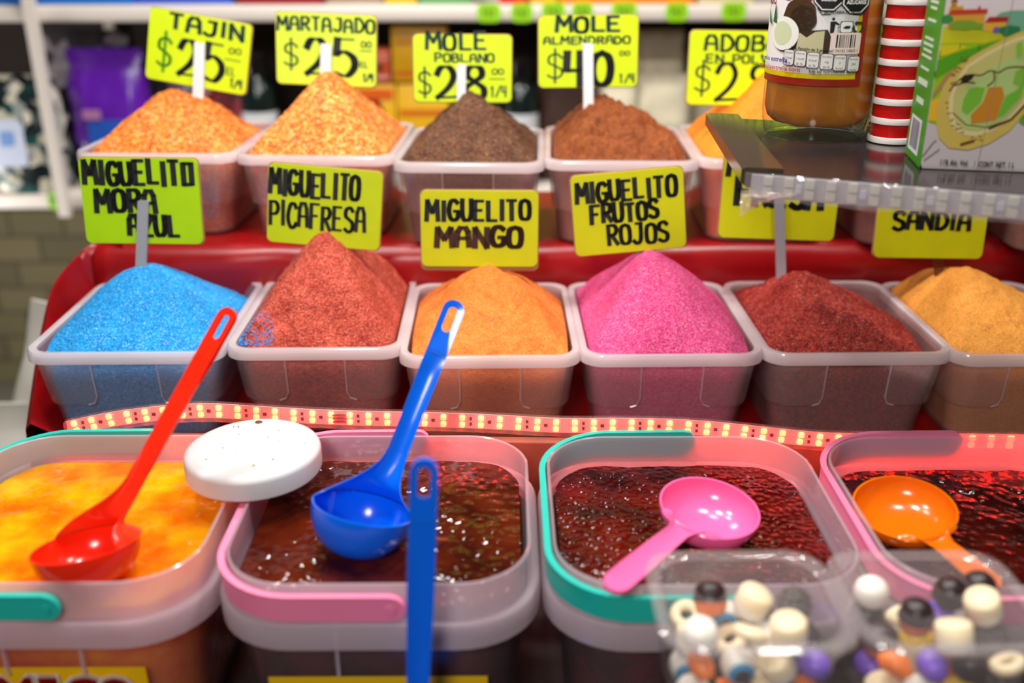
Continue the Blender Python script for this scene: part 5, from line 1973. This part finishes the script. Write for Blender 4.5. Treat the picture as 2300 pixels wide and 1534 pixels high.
def pouch(name, label, cat, px0, px1, ytop, ybot, Y, m, thick=0.07, decor=None, group=None, crimp=True, seed=0, zbase=None):
    """puffed bag standing on the rack"""
    zb_ = (zb0 + 0.0008) if zbase is None else zbase
    ym_ = (ytop + ybot) / 2
    a, b = P(px0, ym_, Y=Y), P(px1, ym_, Y=Y)
    W_ = (b - a).length
    c_ = (a + b) / 2
    ztop = P((px0 + px1) / 2, ytop, Y=Y).z
    Hh = ztop - zb_
    o = thing(name, label, cat, (c_.x, Y, zb_), (0, 0, 0), group)
    mb = MB()
    rows = []
    for k in range(19):
        f = k / 18
        th_ = thick / 2 * (math.sin(math.pi * min(1, max(0.0, 0.12 + f * .88))) ** 0.7) + 0.001
        if f == 0:
            th_ = thick * .3
        if f > .94:
            th_ = 0.0025
        w = W_ / 2 * (0.93 + 0.07 * math.sin(math.pi * f) - (0.05 if 0.86 < f < .94 else 0))
        row = []
        for i in range(36):
            an = 2 * math.pi * i / 36
            x = w * math.copysign(abs(math.cos(an)) ** .6, math.cos(an))
            y = th_ * math.copysign(abs(math.sin(an)) ** .9, math.sin(an))
            wr = noise.noise(Vector((x * 22 + seed, f * 6, y * 30))) * 0.007 * (th_ / (thick / 2))
            row.append((x + wr, y + wr, f * Hh))
        rows.append(row)
    mb.loft(rows)
    mb.build('bag', m, o, 70)
    if decor:
        for dk, (nm, fx, fz, fw, fh, mm) in enumerate(decor):
            mb = MB()
            ly = []
            for d in (0, 1):
                ly.append([(W_ * (fx - .5) + x, -thick / 2 - 0.004 - 0.0012 * d - 0.0014 * dk, Hh * fz + z) for x, z in rrect(W_ * fw / 2, Hh * fh / 2, min(W_ * fw, Hh * fh) * .16, 5)])
            mb.loft(ly)
            mb.build(nm, mm, o)
    return o


def patch_mat(name, cols, scale=25, rough=0.3):
    m, nt, N, L, b = new_mat(name)
    tc = N.new('ShaderNodeTexCoord')
    v = N.new('ShaderNodeTexVoronoi')
    v.inputs['Scale'].default_value = scale
    L.new(tc.outputs['Object'], v.inputs['Vector'])
    sx = N.new('ShaderNodeSeparateColor')
    L.new(v.outputs['Color'], sx.inputs[0])
    cr = N.new('ShaderNodeValToRGB')
    cr.color_ramp.interpolation = 'CONSTANT'
    e = cr.color_ramp.elements
    for k, c in enumerate(cols):
        if k < 2:
            e[k].position = k / len(cols)
            e[k].color = (*lin(c), 1)
        else:
            q = e.new(k / len(cols))
            q.color = (*lin(c), 1)
    L.new(sx.outputs[0], cr.inputs[0])
    L.new(cr.outputs[0], b.inputs['Base Color'])
    b.inputs['Roughness'].default_value = rough
    return m


purple = mat('purple_foil', (92, 24, 160), 0.25, 0.6, bump=0.8, bump_scale=30)
pouch('candy_bag', 'shiny purple bag with blue and yellow print on the rack', 'bag', 165, 345, 108, 432, YR + 0.06, purple, 0.09,
      [('print', .58, .42, .6, .2, mat('blue_print', (40, 90, 190), 0.35)), ('print', .62, .34, .4, .06, mat('olive_print', (150, 150, 50), 0.35)), ('print', .36, .56, .22, .07, mat('mauve_print', (180, 120, 170), 0.35))], seed=2)
pouch('candy_bag', 'clear bag of black, white and green sweets with a pale label', 'bag', -30, 148, 168, 432, YR + 0.03, patch_mat('black_white_sweets', [(20, 44, 46), (214, 206, 190), (24, 70, 66), (150, 156, 150), (16, 26, 30), (196, 190, 170)], 45), 0.11,
      [('paper_label', .40, .46, .46, .40, mat('pale_blue_label', (196, 204, 226), 0.5)), ('print', .42, .5, .16, .12, mat('blue_blot', (110, 150, 210), 0.5))], seed=5)
pouch('candy_bag', 'dark foil bag behind the purple bag', 'bag', 110, 320, 66, 432, YR + 0.17, patch_mat('dark_foil', [(26, 22, 26), (52, 46, 52), (30, 20, 40), (150, 140, 150)], 26), 0.08, seed=9)
pouch('candy_bag', 'dark red bag of sweets behind the TAJIN sign', 'bag', 455, 575, 122, 432, YR + 0.08, patch_mat('red_sweets', [(90, 16, 24), (130, 40, 50), (60, 14, 20), (160, 110, 110)], 28), 0.08, seed=12)
pouch('candy_bag', 'purple and black bag behind the tajin heap', 'bag', 335, 465, 150, 432, YR + 0.11, patch_mat('purple_black', [(60, 30, 90), (30, 26, 34), (110, 90, 120), (70, 20, 60)], 26), 0.08, seed=14)


def bottle(label, px, w, ytop, Y, body, cap, labelm, group=None):
    a = P(px, 430, Y=Y)
    r_ = w * mpp(a) / 2
    Hh = P(px, ytop, Y=Y).z - zb0
    o = thing('bottle', label, 'bottle', (a.x, Y, zb0 + 0.0008), (0, 0, 0), group)
    mb = MB()
    mb.lathe([(0.001, 0), (r_ * .9, 0), (r_, 0.006), (r_, Hh * .68), (r_ * .9, Hh * .76), (r_ * .5, Hh * .82), (r_ * .48, Hh * .9)], n=32, cap1=True)
    mb.build('glass', body, o)
    mb = MB()
    mb.lathe([(r_ * .55, Hh * .85), (r_ * .58, Hh * .86), (r_ * .58, Hh * .99), (r_ * .5, Hh), (0.001, Hh)], n=32)
    mb.build('cap', cap, o)
    mb = MB()
    mb.lathe([(r_ + .0008, Hh * .12), (r_ + .0008, Hh * .58)], n=32)
    mb.build('label', labelm, o)


BK, WL = mat('black_cap', (16, 18, 18), 0.3), mat('white_label', (214, 218, 220), 0.5)
DG = mat('dark_bottle', (14, 30, 28), 0.15, 0.6)
bottle('dark bottle with a pale label left of the tall orange peak', 600, 76, 120, YR + 0.06, DG, BK, WL)
bottle('dark green bottle beside the dark red bag', 548, 60, 150, YR + 0.15, DG, mat('silver_cap', (150, 150, 150), 0.3, metal=.8), mat('grey_label', (120, 120, 126), 0.5))
bottle('black-capped bottle with a white label behind the dark brown heap', 1168, 78, 130, YR + 0.07, DG, BK, WL)
bottle('white-labelled jar beside the black-capped bottle', 1118, 50, 205, YR + 0.14, mat('brown_jar', (70, 44, 30), 0.3), BK, WL)

yb = mat('yellow_box', (232, 176, 10), 0.4, noise_amt=.05)


def carton(label, px0, px1, ytop, ybot, Y, m, dep=0.08, oval=False, group='yellow boxes on the rack', zb_=None, band=None):
    a, b = P(px0, (ytop + ybot) / 2, Y=Y), P(px1, (ytop + ybot) / 2, Y=Y)
    z0_ = P(px0, ybot, Y=Y).z if zb_ is None else zb_
    z1_ = P(px0, ytop, Y=Y).z
    W_, Hh = (b - a).length, z1_ - z0_
    o = thing('goods_box', label, 'box', ((a.x + b.x) / 2, Y + dep / 2, z0_), (0, 0, 0), group)
    mb = MB()
    mb.rbox((0, 0, Hh / 2), (W_, dep, Hh), 0.003)
    mb.build('carton', m, o)
    pr_ = Print(lambda u, v, d: (u / 1000, -dep / 2 - 0.0004 - d, v / 1000), 0.0004)
    w_, h_ = W_ * 1000, Hh * 1000
    if oval:
        pr_.ell(0, h_ * .55, w_ * .30, h_ * .36, (150, 24, 20))
        pr_.ell(0, h_ * .52, w_ * .22, h_ * .28, (226, 200, 150))
        pr_.ell(w_ * .03, h_ * .40, w_ * .2, h_ * .14, (40, 26, 20))
        pr_.rect(-w_ * .45, h_ * .86, w_ * .45, h_ * .96, (226, 96, 20))
    else:
        c_ = band or (214, 110, 20)
        pr_.rect(-w_ * .46, h_ * .1, w_ * .46, h_ * .2, c_)
        pr_.rect(-w_ * .46, h_ * .7, w_ * .46, h_ * .76, c_)
        pr_.ell(w_ * .2, h_ * .45, w_ * .1, h_ * .12, (80, 40, 20))
    pr_.build('print', o)
    return o


zA = zb0 + 0.0008
zm = P(800, 185, Y=YR + 0.05).z
h_low = zm - zA
carton('yellow box with a red oval right of the tall orange peak', 785, 892, 190, 430, YR + 0.05, yb, oval=True, zb_=zA)
carton('yellow box behind the dark brown heap', 895, 1010, 190, 430, YR + 0.05, yb, zb_=zA)
carton('tall yellow box stacked behind the POBLANO sign', 880, 1005, 62, 185, YR + 0.05, yb, zb_=zm + 0.001)
carton('orange-red box stacked right of the MARTAJADO sign', 800, 876, 112, 185, YR + 0.05, mat('orange_red_box', (226, 92, 50), 0.4), zb_=zm + 0.001, band=(230, 170, 160))

# pale garlic sacks
sack = mat('pale_net_sack', (206, 196, 168), 0.7, noise_amt=0.22, noise_scale=22, bump=0.5, bump_scale=40)
for k, (x0, x1, yt, Y, lab) in enumerate(((1335, 1440, 70, YR + 0.16, 'pale sack behind the right edge of the $40 sign'), (1420, 1530, 66, YR + 0.17, 'pale sack under the middle lime tags'),
                                          (1345, 1430, 180, YR + 0.05, 'slim pale sack right of the rust brown heap'), (1425, 1545, 165, YR + 0.06, 'pale sack left of the ADOBO sign'), (1545, 1690, 90, YR + 0.15, 'pale sack behind the ADOBO sign'))):
    pouch('net_sack', lab, 'sack', x0, x1, yt, 432, Y, sack, 0.10 if k in (0, 1, 4) else 0.08, None, 'pale sacks on the rack', seed=20 + k * 3)
pouch('net_sack', 'brown sack behind the $40 sign', 'sack', 1205, 1330, 75, 432, YR + 0.12, mat('brown_sack', (70, 46, 34), 0.8, noise_amt=.3, noise_scale=14), 0.10, None, None, seed=41)
pouch('net_sack', 'dark sack behind the sauce jar', 'sack', 1700, 1990, 60, 432, YR + 0.12, mat('dark_sack', (44, 30, 26), 0.8, noise_amt=.3, noise_scale=14), 0.12, None, None, seed=43)
# goods on the upper shelf: only their feet are in the frame
zU = zt0 + 0.0008
ups = [('long blue box on the upper shelf over the TAJIN sign', -60, 285, (20, 110, 200)), ('blue and violet box on the upper shelf beside the long blue one', 290, 515, (50, 90, 200)), ('dark red box on the upper shelf above the MARTAJADO sign', 525, 720, (150, 24, 34)),
       ('yellow box on the upper shelf, right of the dark red one', 860, 935, (230, 190, 20)), ('green box on the upper shelf beside the yellow one', 938, 1060, (110, 170, 110)), ('beige box on the upper shelf left of the yellow one', 728, 856, (170, 150, 130)),
       ('red box on the upper shelf above the lime tags', 1120, 1185, (214, 60, 30)), ('golden box on the upper shelf above the lime tags', 1190, 1255, (226, 180, 20)), ('long orange box on the upper shelf above the pale sacks', 1260, 1565, (240, 140, 20)),
       ('cream box on the upper shelf above the ADOBO sign', 1570, 1700, (206, 196, 150))]
for k, (lab, x0, x1, c_) in enumerate(ups):
    carton(lab, x0, x1, -150, 10, YR + 0.015 + 0.01 * (k % 2), mat('upper_box_%d' % k, c_, 0.35), 0.12, False, 'boxes on the upper shelf', zb_=zU, band=tuple(int(v * .75) for v in c_))

# white sacks on the floor side of the stall, left
mw = mat('white_sack', (214, 208, 196), 0.6, noise_amt=.1, noise_scale=8, bump=.4, bump_scale=20)
La, Lb = P(58, 940, Y=1.40), P(100, 600, Y=1.40)
lean_ = math.atan2(Lb.x - La.x, Lb.z - La.z)
sk = pouch('flour_sack', 'white sack leaning behind the left side of the red cloth', 'sack', 0, 130, 640, 1100, 1.40, mw, 0.12, None, None, seed=50, zbase=0.0)
sk.rotation_euler = (0, lean_, 0)
fl = La + (Lb - La) * ((0 - La.z) / (Lb.z - La.z))
sk.location = (fl.x + 0.028, 1.40, 0.0)
pouch('flour_sack', 'low white sack on the floor at the left edge behind the yellow sauce tub', 'sack', -40, 110, 905, 1300, 1.35, mw, 0.2, None, None, seed=57, zbase=0.0)
